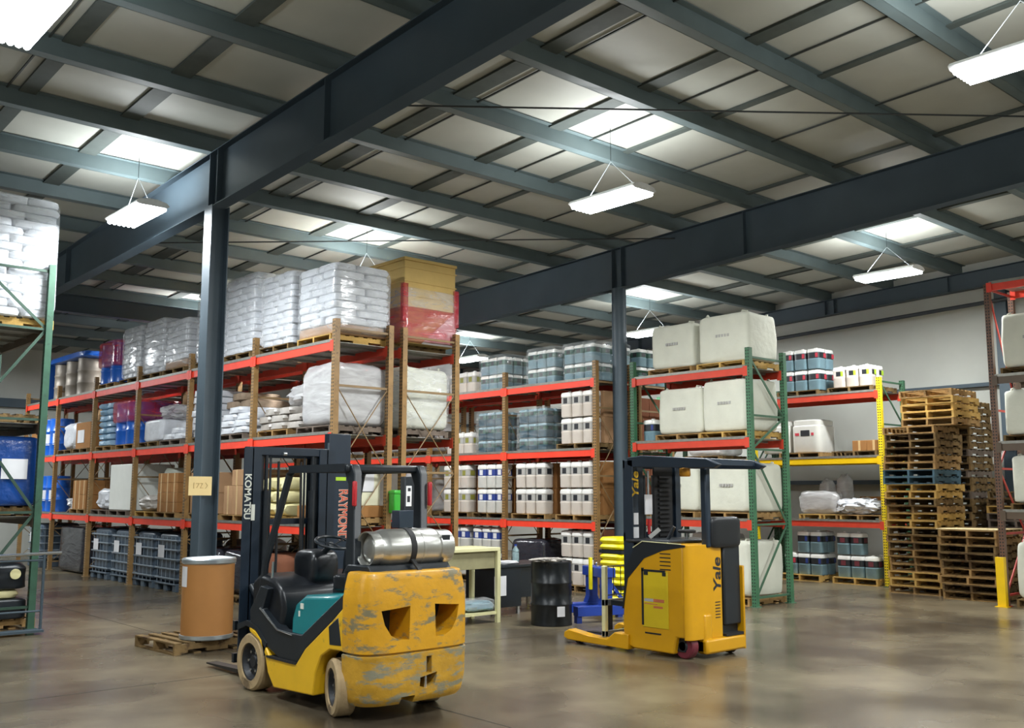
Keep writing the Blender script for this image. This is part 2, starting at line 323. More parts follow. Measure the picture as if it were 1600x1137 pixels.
# wall rails, pipe and brace rods
for z, d, nm in ((4.24, .05, 'upper'), (2.15, .06, 'lower')):
    g = G().m(steel).box(WX-.16, WX-.001, -8.9, WY-.1, z-d, z+d*.6); struct(g, 'wall_girt', '%s dark rail across the right wall' % nm)
g = G().m(steel).box(-8.9, WX-.3, WY-.2, WY-.001, 4.35, 4.6); struct(g, 'wall_girt', 'dark rail across the back wall')
g = G().m(steel).box(-8.9, WX-.3, WY-.2, WY-.001, 2.15, 2.3); struct(g, 'wall_girt', 'lower rail across the back wall')
g = G().m(mat('dark_pipe', '#3b4148', .5)).cyl((WX-.35, 31, 5.2), (WX-.35, -8.5, 6.6), .045); tag(struct(g, 'wall_pipe'), 'dark pipe sloping along the top of the right wall', 'pipe')
g = G().m(steel).box(5.9, 14.0, 21.9, 22.1, 5.72, 5.74).box(5.9, 14.0, 21.9, 22.1, 6.1, 6.12).box(5.9, 14.0, 21.99, 22.01, 5.74, 6.1); struct(g, 'cross_beam', 'dark cross beam high above the far end of the left racks')
rod = mat('dark_rod', '#2f3538', .5)
for a, b, nm in (((5.83, 10.3, 6.6), (14.08, 4.2, 6.8), 'nearer'), ((5.83, 17.9, 6.3), (14.08, 11.3, 6.55), 'farther'), ((5.83, 4.2, 6.8), (14.08, -3, 7.0), 'nearest')):
    struct(G().m(rod).cyl(a, b, .012, n=6), 'brace_rod', '%s thin brace rod crossing the roof diagonally' % nm)

# ------------------------------------------------------------------ hanging lamps
lamp_on = emit('lamp_tubes_lit', '#f4fbff', LAMP_GLOW)
def make_lamp():
    t = thing('high_bay_lamp', '', 'lamp')
    g = G().m(mat('white_lamp_housing', '#e6e6e6', .4)); g.prism([(-.2, .0), (-.24, .03), (-.2, .07), (-.06, .1), (.06, .1), (.2, .07), (.24, .03), (.2, 0)], 'Y', -.61, .61); g.build('housing', t)
    g = G().m(lamp_on)
    for k in range(6): g.cyl((-.175+k*.07, -.58, -.018), (-.175+k*.07, .58, -.018), .03, n=10)
    g.build('lamp_tubes', t)
    g = G().m(hoop)
    for y in (-.45, .45): g.cyl((0, y, .1), (0, 0, .55), .004, n=5)
    g.build('hanger', t)
    return t
proto = make_lamp()
names = ['brilliant hanging lamp in the top left corner of the photo', 'hanging tube lamp over the middle of the hall between the girders', 'hanging tube lamp near the right wall above the pallet stacks', 'hanging lamp cut by the right edge of the photo', 'hanging tube lamp beside the forklift aisle column, left of it', 'hanging lamp hidden behind the tan crate', 'small distant lamp right of the end rack post above the middle racks', 'distant lamp seen just above the white bulk bags']
for i, (x, y, z) in enumerate(LAMPS):
    lb = names[i] if i < len(names) else 'hanging tube lamp outside the picture, %s one' % ORD[i-len(names)]
    t = proto if i == 0 else dup(proto)
    t.location = (x, y, z); t['label'] = lb; t['group'] = 'hanging tube lamps'
    g = G().m(rod).cyl((0, 0, .55), (0, 0, rz_(y)+.2-z), .004, n=5); g.build('cord', t)
    for nm, e, dz, up in (('down_light', LAMP_DOWN, -.06, 0), ('up_light', LAMP_UP, .13, 1)):
        ld = bpy.data.lights.new(nm, 'AREA'); ld.shape = 'RECTANGLE'; ld.size = .4; ld.size_y = 1.15; ld.energy = e; ld.color = (.93, .98, 1.0) if x < 8 else (1, .995, .96)
        lo = bpy.data.objects.new(nm, ld); C.objects.link(lo); lo.parent = t; lo.location = (0, 0, dz)
        if up: lo.rotation_euler = (pi, 0, 0)

# ------------------------------------------------------------------ pallet racks
def rack(label, x0, depth, ys, levels, ptop, pm, bm_, brace, beam_h=.12, beams=None, first_top=None, deck=True, bm2=None, group=None, hz=None, xb=False):
    """one row of pallet racking: uprights at the given ys, x0 is the aisle face, beams at the given underside heights"""
    t = thing('pallet_rack', label, 'rack', (x0, ys[0], 0), 0, group); pw = .09
    proto = None
    for i, y in enumerate(ys):
        if proto is None:
            f = bpy.data.objects.new('upright_frame', None); C.objects.link(f); f.parent = t
            for k, x in enumerate((0, depth-pw)):
                g = G().m(pm).box(-.045, .045, -.045, .045, 0, ptop); g.m(brace).box(-.07, .07, -.07, .07, 0, .012)
                g.build('post', f, loc=(x+.045, 0, 0))
            hs = hz or [.18, 1.2, 2.3, 3.3, ptop-.08]
            for z in hs: G().m(brace).bar((pw, 0, z), (depth-pw, 0, z), .03, .035).build('horizontal_brace', f)
            for k in range(len(hs)-1):
                if xb:
                    if k < len(hs)-2:
                        for q in (0, 1): a, b = ((pw, depth-pw), (depth-pw, pw))[q]; G().m(brace).cyl((a, .012*(2*q-1), hs[k]+.02), (b, .012*(2*q-1), hs[k+1]-.02), .009, n=6).build('diagonal_brace', f)
                else:
                    a, b = (pw, depth-pw) if k % 2 == 0 else (depth-pw, pw); G().m(brace).bar((a, 0, hs[k]+.02), (b, 0, hs[k+1]-.02), .016, .04).build('diagonal_brace', f)
            proto = f
        else: f = dup(proto, parent=t)
        f.location = (0, y-ys[0], 0)
    for k in range(len(ys)-1):
        for j, z in enumerate(levels):
            if beams and not beams(k, j): continue
            a, b = ys[k]-ys[0]+.045, ys[k+1]-ys[0]-.045; mt = bm_[j] if isinstance(bm_, (list, tuple)) else bm_
            for sgn, x in ((1, .02), (-1, depth-.07)):
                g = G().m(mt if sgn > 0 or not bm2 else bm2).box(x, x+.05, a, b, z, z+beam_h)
                for e in (a, b): g.box(x-.025 if sgn > 0 else x+.03, x+.02 if sgn > 0 else x+.076, e-.005, e+.005, z-.04, z+beam_h+.04) if False else g.box(x-.024, x-.02, e-.05 if e == b else e-.04, e+.04 if e == b else e+.05, z-.03, z+beam_h+.02)
                g.build('beam', t)
            if deck:
                g = G().m(deckm).box(.015, depth-.015, a, b, z+beam_h, z+beam_h+.006).box(.012, .016, a, b, z+beam_h-.002, z+beam_h+.045)
                for q in range(4): yy = a+(b-a)*(q+.5)/4; g.box(.07, depth-.07, yy-.02, yy+.02, z+beam_h-.035, z+beam_h)
                g.build('shelf_deck', t)
    return t
LY = [12.90+2.6*i for i in range(7)]; LZ = [1.235, 2.64, 4.05]; L1, L2, L3 = [z+.127 for z in LZ]
rack('long tan pallet rack row with orange beams left of centre', 7.84, 1.08, LY, LZ, 4.52, post_t, beam_o, brace_t, bm2=beam_r, xb=True, hz=[.2, 1.0, 2.2, 3.5, 4.38], group='pallet racks')
rack('tan pallet rack row backing onto the long left row', 9.10, 1.16, LY, LZ, 4.52, post_t, beam_r, brace_t, xb=True, hz=[.2, 1.0, 2.2, 3.5, 4.38], group='pallet racks')
MY = [12.95+2.62*i for i in range(6)]; MZ = [1.2, 2.575, 3.92]; M1, M2, M3 = [z+.127 for z in MZ]
rack('tan pallet rack row with orange beams in the middle distance behind the black drum', 13.62, 1.08, MY, MZ, 4.4, post_t, beam_o, brace_t, bm2=beam_r, xb=True, hz=[.2, 1.0, 2.2, 3.5, 4.0], group='pallet racks')
rack('tan pallet rack row backing onto the middle distance row', 14.85, 1.08, MY, MZ, 4.1, post_t, beam_r, brace_t, xb=True, hz=[.2, 1.0, 2.2, 3.5, 4.0], group='pallet racks')
GZ = [1.29, 2.68, 3.90]; G1, G2, G3 = [z+.127 for z in GZ]
rack('green pallet rack bay with orange beams carrying white bulk bags', 14.12, 1.12, [9.82, 12.44], GZ, 4.36, post_g, beam_r, brace_g, deck=True, hz=[.15, 1.35, 2.62, 3.2, 4.2], group='pallet racks')
WZ = [1.17, 2.50, 3.86]; W1, W2, W3 = [z+.127 for z in WZ]
t = rack('wall pallet rack with one yellow upright and a yellow middle beam', 19.15, 1.08, [10.13, 13.2], WZ, 4.27, post_yy, [beam_r, beam_y, beam_r], brace_g, group='pallet racks')
for f in t.children:
    if f.name.startswith('upright_frame'):
        p = max((q for q in f.children if q.name.startswith('post')), key=lambda q: q.location.x); p.data = p.data.copy(); p.data.materials[0] = post_g; p['label'] = 'green rear post'
rack('wall pallet rack bay farther along the right wall', 19.15, 1.08, [13.35, 16.0], WZ, 4.27, post_g, [beam_r, beam_y, beam_r], brace_g, group='pallet racks')
RB = [1.45, 2.6, 3.75, 5.38]
rack('tall brown pallet rack at the right edge with red beam across its top', 17.42, 1.1, [4.5, 7.13], RB, 5.50, post_b, [beam_b, beam_b, beam_b, beam_o], brace_r, group='pallet racks')
EZ = [1.42, 2.72, 4.1]; E1, E2, E3 = [z+.127 for z in EZ]
rack('green pallet rack at the left edge seen from its end', 3.3, 1.08, [14.92, 17.5, 20.1], EZ, 5.15, post_dg, beam_b, brace_dg, hz=[.3, 1.6, 2.9, 4.2, 5.05], group='pallet racks')
# yellow and red guards
t = thing('post_guard', 'yellow steel guard on the foot of the brown rack post', 'guard', (17.33, 7.13, 0)); g = G().m(beam_y).box(-.05, -.03, -.07, .07, 0, .82).box(-.03, .05, -.07, -.055, 0, .82).box(-.03, .05, .055, .07, 0, .82); g.build('angle_guard', t, .004); G().m(beam_y).box(-.09, .05, -.1, .1, 0, .012).build('foot_plate', t)

# ------------------------------------------------------------------ goods
def pallet(mt=wood, mt2=None, w=1.02, d=1.10, h=.135):
    """stringers run along x (depth d), boards along y (width w); origin at the middle of its underside"""
    t = thing('pallet', '', 'pallet'); mt2 = mt2 or mt; n = 7
    g = G().m(mt)
    for k in range(n): x = -d/2+(d-.09)*k/(n-1); g.box(x, x+.09, -w/2, w/2, h-.018, h)
    g.build('top_boards', t)
    for y in (-w/2, -.02, w/2-.04):
        g = G().m(mt2)
        for a, b in ((-d/2, -d/2+.17), (-.14, .14), (d/2-.17, d/2)): g.box(a, b, y, y+.04, .016, .052)
        g.box(-d/2, d/2, y, y+.04, .052, h-.018); g.build('stringer', t)
    g = G().m(mt)
    for x in (-d/2, -.3, .21, d/2-.09): g.box(x, x+.09, -w/2, w/2, 0, .016)
    g.build('bottom_boards', t); return t
PAL = {'w': pallet(wood), 'o': pallet(wood2), 'f': pallet(wood3), 'g': pallet(woodg), 'b': pallet(woodb)}
PDESC = {'w': 'tan pallet', 'o': 'brown pallet', 'f': 'light new pallet', 'g': 'grey weathered pallet', 'b': 'pallet with blue paint'}
def place_pallet(k, x, y, z, label, rz=0, group='pallets under loads'): return dup(PAL[k], label, (x, y, z), rz, group)
PH = .136
def blob(name, mt, sx, sy, sz, amp=.12, fr=1.6, seed=0, exp=.35, n=22, parent=None, loc=None, sag=0, smooth=True, foot=True):
    """soft box: a superellipsoid with wrinkles; sits on z=0"""
    g = G().m(mt); rings = []; m_ = n*2
    for i in range(n+1):
        v = -pi/2+pi*i/n; cv, sv = max(0, cos(v)), sin(v); ring = []
        for k in range(m_):
            u = 2*pi*k/m_; f = lambda c, e: math.copysign(abs(c)**e, c)
            p = Vector((f(cos(u), exp)*f(cv, exp), f(sin(u), exp)*f(cv, exp), f(sv, exp)))
            q = noise.noise_vector(Vector((p.x*fr+seed*7.3, p.y*fr+seed*3.1, p.z*fr*1.3+seed)))*amp
            q += noise.noise_vector(Vector((p.x*fr*3+seed*2.3, p.y*fr*3, p.z*fr*3)))*amp*.35
            if foot and p.z < -.9: q.z = 0
            b = 1+sag*(1-p.z*p.z)
            ring.append(((p.x*b+q.x)*sx/2, (p.y*b+q.y)*sy/2, (p.z+q.z+1)*sz/2))
        rings.append(ring)
    g.loft(rings, caps=False, sm=smooth)
    o = g.build(name, parent, loc=loc); return o
# --- sacks
def sack(mt, sx, sy, sz, seed): return blob('sack', mt, sx*1.02, sy*1.02, sz*1.04, .07, 1.2, seed, .33, 8)
BAGM = {}
def bag_load(label, x, y, z, w_, d_, h, mt=bagw, pal='w', film_=True, side=True, top_slip=None, jit=.02, group='shrink-wrapped sack loads', base=None):
    """sacks laid in bonded layers on a pallet and wrapped together; they move as one. x,y: middle; z: shelf"""
    place_pallet(pal, x, y, z, PDESC[pal]+' under the '+label.split(',')[0][:60], group='pallets under loads') if pal else None
    t = thing('wrapped_sack_load', label, 'pallet load', (x, y, z+(PH if pal else 0)), 0, group); z0 = 0
    if base: G().m(base).box(-d_/2+.02, d_/2-.02, -w_/2+.01, w_/2-.01, 0, .16).build('slip_box', t, .01); z0 = .162
    nl = max(2, round((h-z0)/.115)); lh = (h-z0)/nl
    for l in range(nl):
        A = l % 2; cells = []
        if A: cells = [(-d_/2+.2, -w_/4, .4, w_/2), (-d_/2+.2, w_/4, .4, w_/2)]+([(d_/2-(d_-.4)/2, -w_/2+.2, d_-.4, .4)] if side else [])+[(d_/2-.2, w_/2-.3, .4, .6)]
        else: cells = [(-d_/2+.29, -w_/3, .58, w_/3), (-d_/2+.29, 0, .58, w_/3), (-d_/2+.29, w_/3, .58, w_/3)]+([(d_/2-(d_-.58)/2, -w_/4, d_-.58, w_/2)] if side else [])+[(d_/2-.25, w_/4, .5, w_/2)]
        for (cx, cy, sx, sy) in cells:
            key = (mt.name, round(sx, 2), round(sy, 2), round(lh, 3), random.randint(0, 2))
            if key not in BAGM: o = sack(mt, sx*1.0, sy*1.0, lh*1.06, key[4]+len(BAGM)); BAGM[key] = o.data
            else: o = bpy.data.objects.new('sack', BAGM[key]); C.objects.link(o)
            o.parent = t; o.location = (cx+random.uniform(-jit, jit), cy+random.uniform(-jit, jit), z0+l*lh)
    if film_: blob('stretch_wrap', film_, d_*1.07, w_*1.05, h*1.02, .03, 3, len(BAGM), .16, 26, t)
    return t
P_ = [  # label, Ymid, width, height, material
 ('white sack load nearest the rack end on the top shelf', 13.55, 1.12, 1.12, cardd), ('white sack load second from the rack end on the top shelf', 14.86, 1.05, 1.22, None),
 ('white sack load third along the top shelf, tallest of them', 16.2, 1.1, 1.42, None), ('white sack load fourth along the top shelf, behind the column', 17.45, 1.05, 1.36, None),
 ('white sack load fifth along the top shelf', 18.95, 1.05, .98, cardd), ('white sack load sixth along the top shelf', 20.08, 1.05, 1.12, None), ('white sack load seventh along the top shelf, farthest from camera', 21.32, .95, 1.12, None)]
for i, (lb, y, w_, h, base) in enumerate(P_):
    t = bag_load(lb, 8.42, y, L3, w_, 1.02, h, bagw, 'f' if i == 0 else 'o', wrapc, side=True, base=card2 if base else None)
bag_load('bright white sack load on the left edge rack', 3.9, 15.6, E3, 1.2, 1.02, 1.75, bagw, 'f', wrapc)
# --- jugs
def jug(body, label, patch, lid, s=.30, h=.50, low=None, patch2=None):
    """square-shouldered pail: body, lid band, printed wrap-round label"""
    t = thing('jug', '', 'jug')
    def ring(r, z, e=.45): return [(math.copysign(abs(cos(a))**e, cos(a))*r, math.copysign(abs(sin(a))**e, sin(a))*r, z) for a in [2*pi*(k+.5)/20 for k in range(20)]]
    r = s/2-.004
    g = G().m(low or body); g.loft([ring(r*.9, 0), ring(r*.96, .02), ring(r*.97, h*.40), ring(r, h*.42), ring(r, h*.46), ring(r*.95, h*.47), ring(r*.95, h*.76), ring(r*.9, h*.77)]); g.build('body', t)
    g = G().m(label); g.loft([ring(r*.965, h*.49), ring(r*.965, h*.75)], caps=False); g.build('label_band', t)
    g = G().m(lid); g.loft([ring(r, h*.77), ring(r, h*.85), ring(r*.92, h*.93), ring(r*.5, h*.96), ring(r*.2, h*.965), ring(r*.2, h)]); g.build('lid', t)
    g = G().m(patch).box(-r*.985, -r*.96, -r*.42, r*.30, h*.52, h*.73).box(-r*.42, r*.42, -r*.985, -r*.96, h*.52, h*.73)
    if patch2: g.m(patch2).box(-r*.99, -r*.96, -r*.8, -r*.42, h*.52, h*.73).box(r*.2, r*.8, -r*.99, -r*.96, h*.52, h*.73)
    g.build('label_print', t); return t
JUG = {'white': jug(creamp, greyl, blk, lidw, .30, .52), 'blue': jug(whitep, navy, paper, lidw, .30, .52), 'olive': jug(creamp, greyl, olive, lidw, .30, .52),
       'pail': jug(bluegrey, grn, blk, lidw, .28, .37), 'dpail': jug(bluegreyd, grn, blk, bluegrey, .28, .30),
       'redpail': jug(bluegrey, blk, blk, lidw, .33, .47, patch2=red), 'lime': jug(creamp, creamp, blk, lidw, .30, .47, patch2=lime),
       'bluepail': jug(bluegrey, blk, blk, lidw, .31, .47, patch2=navy), 'darkpail': jug(bluegrey, blk, maroon, lidw, .31, .47)}
JD = {'white': 'white jug with black square label', 'blue': 'white jug with blue label', 'olive': 'white jug with olive label', 'pail': 'blue-grey pail', 'dpail': 'dark blue-grey pail', 'redpail': 'red-label grey pail',
      'lime': 'cream jug with lime green label', 'bluepail': 'blue-label grey pail', 'darkpail': 'black-label grey pail'}
JS = {'white': (.30, .52), 'blue': (.30, .52), 'olive': (.30, .52), 'pail': (.28, .37), 'dpail': (.28, .30), 'redpail': (.33, .47), 'lime': (.30, .47), 'bluepail': (.31, .47), 'darkpail': (.31, .47)}
TIER = {1: [''], 2: ['lower', 'upper'], 3: ['bottom', 'middle', 'top'], 4: ['bottom', 'second', 'third', 'top']}
def jugs(kind, x, y, z, nx, ny, nz, place, only=None, kinds=None, group=None):
    """x: front face, y: near side (lowest Y); columns are counted from the right of the photo"""
    s, h = JS[kind]
    for l in range(nz):
        for j in range(ny):
            for i in range(nx):
                if i > 0 and j > 0: continue
                if only and not only(l, j, i): continue
                kd = kinds(l, j, i) if kinds else kind
                col = ['right', 'middle', 'left'][j] if ny == 3 else ['right', 'left'][j] if ny == 2 else ORD[j]
                where = ('%s tier ' % TIER[nz][l] if nz > 1 else '')+('%s front' % col if i == 0 else 'near side, %s back' % ORD[i])
                dup(JUG[kd], '%s, %s, %s' % (JD[kd], where, place), (x+s/2+i*s, y+s/2+j*s, z+l*(h+.002)), 0, group or 'jugs and pails on the racks')
def cartons(x0, x1, y0, y1, z0, z1, nx, ny, nz, place, mt=card, group='cardboard cartons on the racks', desc='brown carton', front_only=True, tp=True):
    dx, dy, dz = (x1-x0)/nx, (y1-y0)/ny, (z1-z0)/nz; me = None
    for l in range(nz):
        for j in range(ny):
            for i in range(nx):
                if front_only and i > 0 and j > 0: continue
                if me is None:
                    o = G().m(mt).box(-dx/2+.003, dx/2-.003, -dy/2+.003, dy/2-.003, 0, dz-.003).build('carton', None, .006); me = o
                    if tp: G().m(tape).box(-dx/2+.0015, dx/2-.0015, -.025, .025, .0, dz-.001).build('tape', o)
                    c = o
                else: c = dup(me)
                col = ('right', 'left')[j] if ny == 2 else ('right', 'middle', 'left')[j] if ny == 3 else ('', ) [0] if ny == 1 else ORD[j]+' from right'
                row = TIER[nz][l]+' row' if nz <= 4 and nz > 1 else (ORD[l]+' row up' if nz > 4 else '')
                dp = 'front' if nx > 1 and i == 0 else ('' if nx == 1 else ORD[i]+' back')
                tag(c, ' '.join((desc+', '+row+' '+col+' '+dp+', '+place).split()).replace(', ,', ',').replace(' ,', ','), 'carton', group)
                c.location = (x0+dx*(i+.5), y0+dy*(j+.5), z0+dz*l); c.rotation_euler = (0, 0, random.uniform(-.015, .015))
# --- middle distance rack goods (front face x=13.62)
X0 = 13.70
jugs('pail', 13.74, 13.08, M3, 4, 3, 2, 'top shelf load nearest the column')
jugs('pail', 13.74, 14.15, M3, 3, 3, 2, 'second load on the middle rack top')
jugs('pail', 13.74, 15.68, M3, 3, 3, 2, 'third load on the middle rack top')
jugs('olive', 13.74, 16.7, M3, 2, 3, 1, 'fourth load on the middle rack top')
for i, (y, nm) in enumerate(((13.08, 'nearest the column'), (14.15, 'second'), (15.68, 'third'))):
    o = blob('stretch_wrap', wrapp, 1.12 if i == 0 else .9, .90, .80, .03, 3, i, .14, 20, loc=(13.72+(.57 if i == 0 else .45), y+.42, M3)); tag(o, 'clear stretch film around the pail load %s on the middle rack top' % nm, 'stretch film', 'clear film around loads')
jugs('pail', 15.0, 13.0, M3, 3, 3, 2, 'top shelf load directly behind the column')
place_pallet('o', 14.22, 13.53, M2, 'brown pallet under white jugs, middle shelf beside the end post')
jugs('white', 13.7, 13.08, M2+PH, 1, 3, 2, 'middle shelf by the end post')
cartons(14.01, 14.75, 13.06, 14.0, M2+PH, M2+PH+1.02, 2, 2, 2, 'behind the middle shelf white jugs', card2)
jugs('dpail', 13.74, 14.42, M2, 2, 3, 3, 'middle shelf second load')
jugs('dpail', 13.74, 15.75, M2, 2, 3, 3, 'middle shelf third load')
jugs('olive', 13.74, 16.8, M2, 2, 3, 1, 'middle shelf fourth load')
for i, y in enumerate((14.42, 15.75)): tag(blob('stretch_wrap', wrapp, .64, .90, .93, .03, 3, 9+i, .14, 20, loc=(14.02, y+.42, M2)), 'clear stretch film around the %s dark pail load, middle shelf' % ORD[i], 'stretch film', 'clear film around loads')
for i, (y, kd, nm) in enumerate(((13.12, 'white', 'low shelf by the end post'), (14.42, 'white', 'low shelf second load'), (15.66, 'blue', 'low shelf third load'), (16.85, 'olive', 'low shelf fourth load'))):
    place_pallet('w' if i < 2 else 'o', 14.22, y+(.49 if i == 2 else .45), M1, '%s pallet along the low shelf of the middle rack' % ORD[i])
    jugs(kd, 13.7, y, M1+PH, 1, 3, 2, nm)
    cartons(14.01, 14.75, y-.02, y+.92, M1+PH, M1+PH+1.02, 2, 2, 2, 'behind the jugs, %s' % nm, card if i < 3 else card2)
jugs('white', 13.7, 13.1, PH, 1, 3, 2, 'floor level below the end bay'); place_pallet('o', 14.22, 13.55, 0, 'brown pallet on the floor under the end bay of the middle rack')
cartons(14.01, 14.75, 13.08, 14.0, PH, PH+1.04, 2, 2, 2, 'floor level behind white jugs', cardd)
jugs('blue', 13.7, 15.8, PH, 1, 3, 2, 'floor level third bay'); place_pallet('o', 14.22, 16.25, 0, 'brown pallet on the floor under the blue labelled jugs')
jugs('blue', 13.7, 16.85, PH, 1, 3, 2, 'floor level beyond the third bay'); place_pallet('o', 14.22, 17.3, 0, 'brown pallet on the floor beyond the blue labelled jugs')
def big_box(name, label, cat, x0, x1, y0, y1, z0, z1, mt, group=None, bev=.01):
    o = G().m(mt).box(-(x1-x0)/2, (x1-x0)/2, -(y1-y0)/2, (y1-y0)/2, 0, z1-z0).build(name, None, bev); o.location = ((x0+x1)/2, (y0+y1)/2, z0); return tag(o, label, cat, group)
for i, (y, h) in enumerate(((14.5, .95), (18.4, 1.0), (19.7, .8))):
    tag(blob('wrapped_load', wrapk, .95, 1.0, h, .06, 2, 20+i, .25, 20, loc=(14.2, y+.5, .0)), 'dark film-wrapped load on the floor, %s under the middle rack' % ORD[i], 'pallet load', 'dark wrapped loads')
for i, (y, z, h) in enumerate(((18.3, M1, .9), (19.6, M1, .8), (18.3, M2, .8), (19.6, M2, .9), (18.3, M3, .8), (19.55, M3, .7), (21.5, M2, .9), (21.5, M3, .8))):
    place_pallet('o', 14.22, y+.5, z, 'brown pallet deep in the middle rack, number %d counting from the low shelf' % (i+1))
    tag(blob('wrapped_load', wraph, .95, 1.0, h, .06, 2, 30+i, .2, 20, loc=(14.2, y+.5, z+PH)), 'hazy film-wrapped load deep in the middle rack row, %s one' % ORD[i], 'pallet load', 'hazy wrapped loads')
for i, z in enumerate((M1, M2, 0)):
    place_pallet('o', 15.46, 13.6, z, 'brown pallet in the back row behind the column, %s one' % ORD[i])
    cartons(14.95, 15.85, 13.1, 14.1, z+PH, z+PH+.95, 2, 2, 2, 'back row behind the column, %s stack' % ORD[i], cardd)
# --- white bulk bags
def bulk_bag(w_, d_, h, seed, mt=fibc):
    t = thing('bulk_bag', '', 'bulk bag'); d_ *= .95; w_ *= .95; blob('bag', mt, d_, w_, h, .05, 1.9, seed, .15, 26, t, sag=.03)
    g = G().m(mt)
    for a, b in ((-1, -1), (-1, 1), (1, -1), (1, 1)): g.tube([(a*d_*.38, b*w_*.30, h*.93), (a*d_*.40, b*w_*.36, h*1.03), (a*d_*.34, b*w_*.42, h*1.02), (a*d_*.36, b*w_*.42, h*.93)], .018, 6)
    g.build('lifting_loops', t)
    g = G().m(greyl)
    for k in range(5): g.box(-d_*.515-.012, -d_*.5, -.15+k*.06, -.11+k*.06, h*.52, h*.52+.05)
    g.build('printed_mark', t); return t
bb = bulk_bag(1.02, .98, .82, 3)
spots = [(14.71, 11.55, G3, 1.12, .80, 'left bulk bag on the green rack top shelf'), (14.71, 10.42, G3, 1.08, .93, 'right bulk bag on the green rack top shelf, tallest'),
         (14.71, 11.4, G2, 1.04, .90, 'left bulk bag on the green rack middle shelf'), (14.71, 10.4, G2, 1.0, .98, 'right bulk bag on the green rack middle shelf'),
         (14.71, 11.55, G1, 1.04, .9, 'left bulk bag on the green rack low shelf'), (14.71, 10.4, G1, 1.06, .9, 'right bulk bag on the green rack low shelf'),
         (14.71, 10.45, 0, 1.1, 1.0, 'bulk bag on the floor inside the green rack'), (14.71, 11.6, 0, 1.0, .95, 'bulk bag on the floor behind the yellow truck')]
for i, (x, y, z, w_, h, lb) in enumerate(spots):
    place_pallet('f' if i in (1, 3) else 'w', x, y, z, PDESC['f' if i in (1, 3) else 'w']+' under the '+lb)
    o = bb if i == 0 else bulk_bag(w_, .98, h-.06, 3+i); o.location = (x, y, z+PH); o.rotation_euler = (0, 0, random.uniform(-.03, .03)); tag(o, 'white '+lb, 'bulk bag', 'white bulk bags')
for i, (x, y, z, h, lb) in enumerate(((18.01, 6.48, 3.88, .93, 'top'), (18.01, 6.5, 2.73, .78, 'middle'), (18.01, 6.45, 1.58, .80, 'low'), (18.01, 6.45, 0, .95, 'floor'))):
    place_pallet('o', x, y, z, 'brown pallet under the %s level bulk bag of the brown rack' % lb)
    o = bulk_bag(1.05, 1.0, h, 15+i); o.location = (x, y, z+PH); tag(o, 'white bulk bag at the right edge, %s level of the brown rack' % lb, 'bulk bag', 'white bulk bags')
jugs('bluepail', 14.3, 12.05, G2, 1, 1, 1, 'green rack middle shelf behind column')
# --- wall rack goods
XW = 19.22
place_pallet('o', 19.72, 12.05, W3, 'brown pallet under the red labelled pails on the wall rack'); place_pallet('o', 19.72, 10.8, W3, 'brown pallet under the lime labelled jugs on the wall rack')
jugs('redpail', XW, 11.5, W3+PH, 2, 3, 2, 'wall rack top shelf')
jugs('lime', XW, 10.32, W3+PH, 2, 3, 1, 'wall rack top shelf')
place_pallet('w', 19.72, 12.05, W2, 'tan pallet under the big white tub on the wall rack'); place_pallet('o', 19.72, 10.75, W2, 'brown pallet under the small orange-brown cartons')
def tub(label, x, y, z, w_, h):
    t = thing('plastic_tub', label, 'tub', (x, y, z), 0, 'big white tubs')
    def ring(r, zz, e=.4): return [(math.copysign(abs(cos(a))**e, cos(a))*r, math.copysign(abs(sin(a))**e, sin(a))*r, zz) for a in [2*pi*(k+.5)/24 for k in range(24)]]
    G().m(whitep).loft([ring(w_*.48, 0), ring(w_*.5, .03), ring(w_*.5, h*.8), ring(w_*.47, h*.83), ring(w_*.48, h*.97), ring(w_*.44, h)]).build('tub_body', t)
    G().m(blk).box(-w_*.5-.004, -w_*.49, -.12, .10, h*.5, h*.68).build('black_label', t)
    G().m(red).box(-w_*.5-.004, -w_*.49, -.22, -.16, h*.52, h*.6).box(-w_*.5-.004, -w_*.49, .14, .24, h*.52, h*.6).build('red_mark', t); return t
tub('big white tub with black label, middle shelf of the wall rack', 19.62, 11.95, W2+PH, .72, .72); tub('big white tub behind the green rack post, wall rack middle shelf', 19.62, 12.72, W2+PH, .72, .72)
cartons(19.3, 19.9, 10.2, 10.85, W2+PH, W2+PH+.22, 2, 2, 1, 'wall rack middle shelf', card)
place_pallet('f', 19.72, 11.6, W1, 'light pallet under the grey wrapped bundle on the wall rack'); place_pallet('w', 19.72, 10.72, W1, 'tan pallet under the crumpled white film on the wall rack')
tag(blob('wrapped_load', wraph, .42, .95, .5, .1, 2.5, 41, .5, 20, loc=(19.5, 11.75, W1+PH)), 'grey film-wrapped bundle on the low shelf of the wall rack', 'pallet load', 'hazy wrapped loads')
for k in range(2): tag(blob('wrapped_load', wraph, .35, .33, .85-.1*k, .12, 2.5, 42+k, .7, 16, loc=(19.98, 11.45+.42*k, W1+PH)), 'upright grey wrapped roll on the wall rack, %s one' % ('right', 'left')[k], 'wrapped roll', 'grey wrapped rolls')
tag(blob('crumpled_film', bagw, .5, 1.0, .34, .4, 3, 45, .8, 24, loc=(19.5, 10.85, W1+PH)), 'crumpled off-white plastic film heaped on the low shelf of the wall rack', 'plastic film')
cartons(19.6, 20.1, 10.2, 10.9, W1+PH, W1+PH+.38, 1, 2, 1, 'behind the crumpled film on the wall rack', card)
place_pallet('f', 19.72, 12.15, 0, 'light pallet on the floor under the blue labelled pails'); place_pallet('f', 19.72, 10.85, 0, 'light pallet on the floor under the black labelled pails')
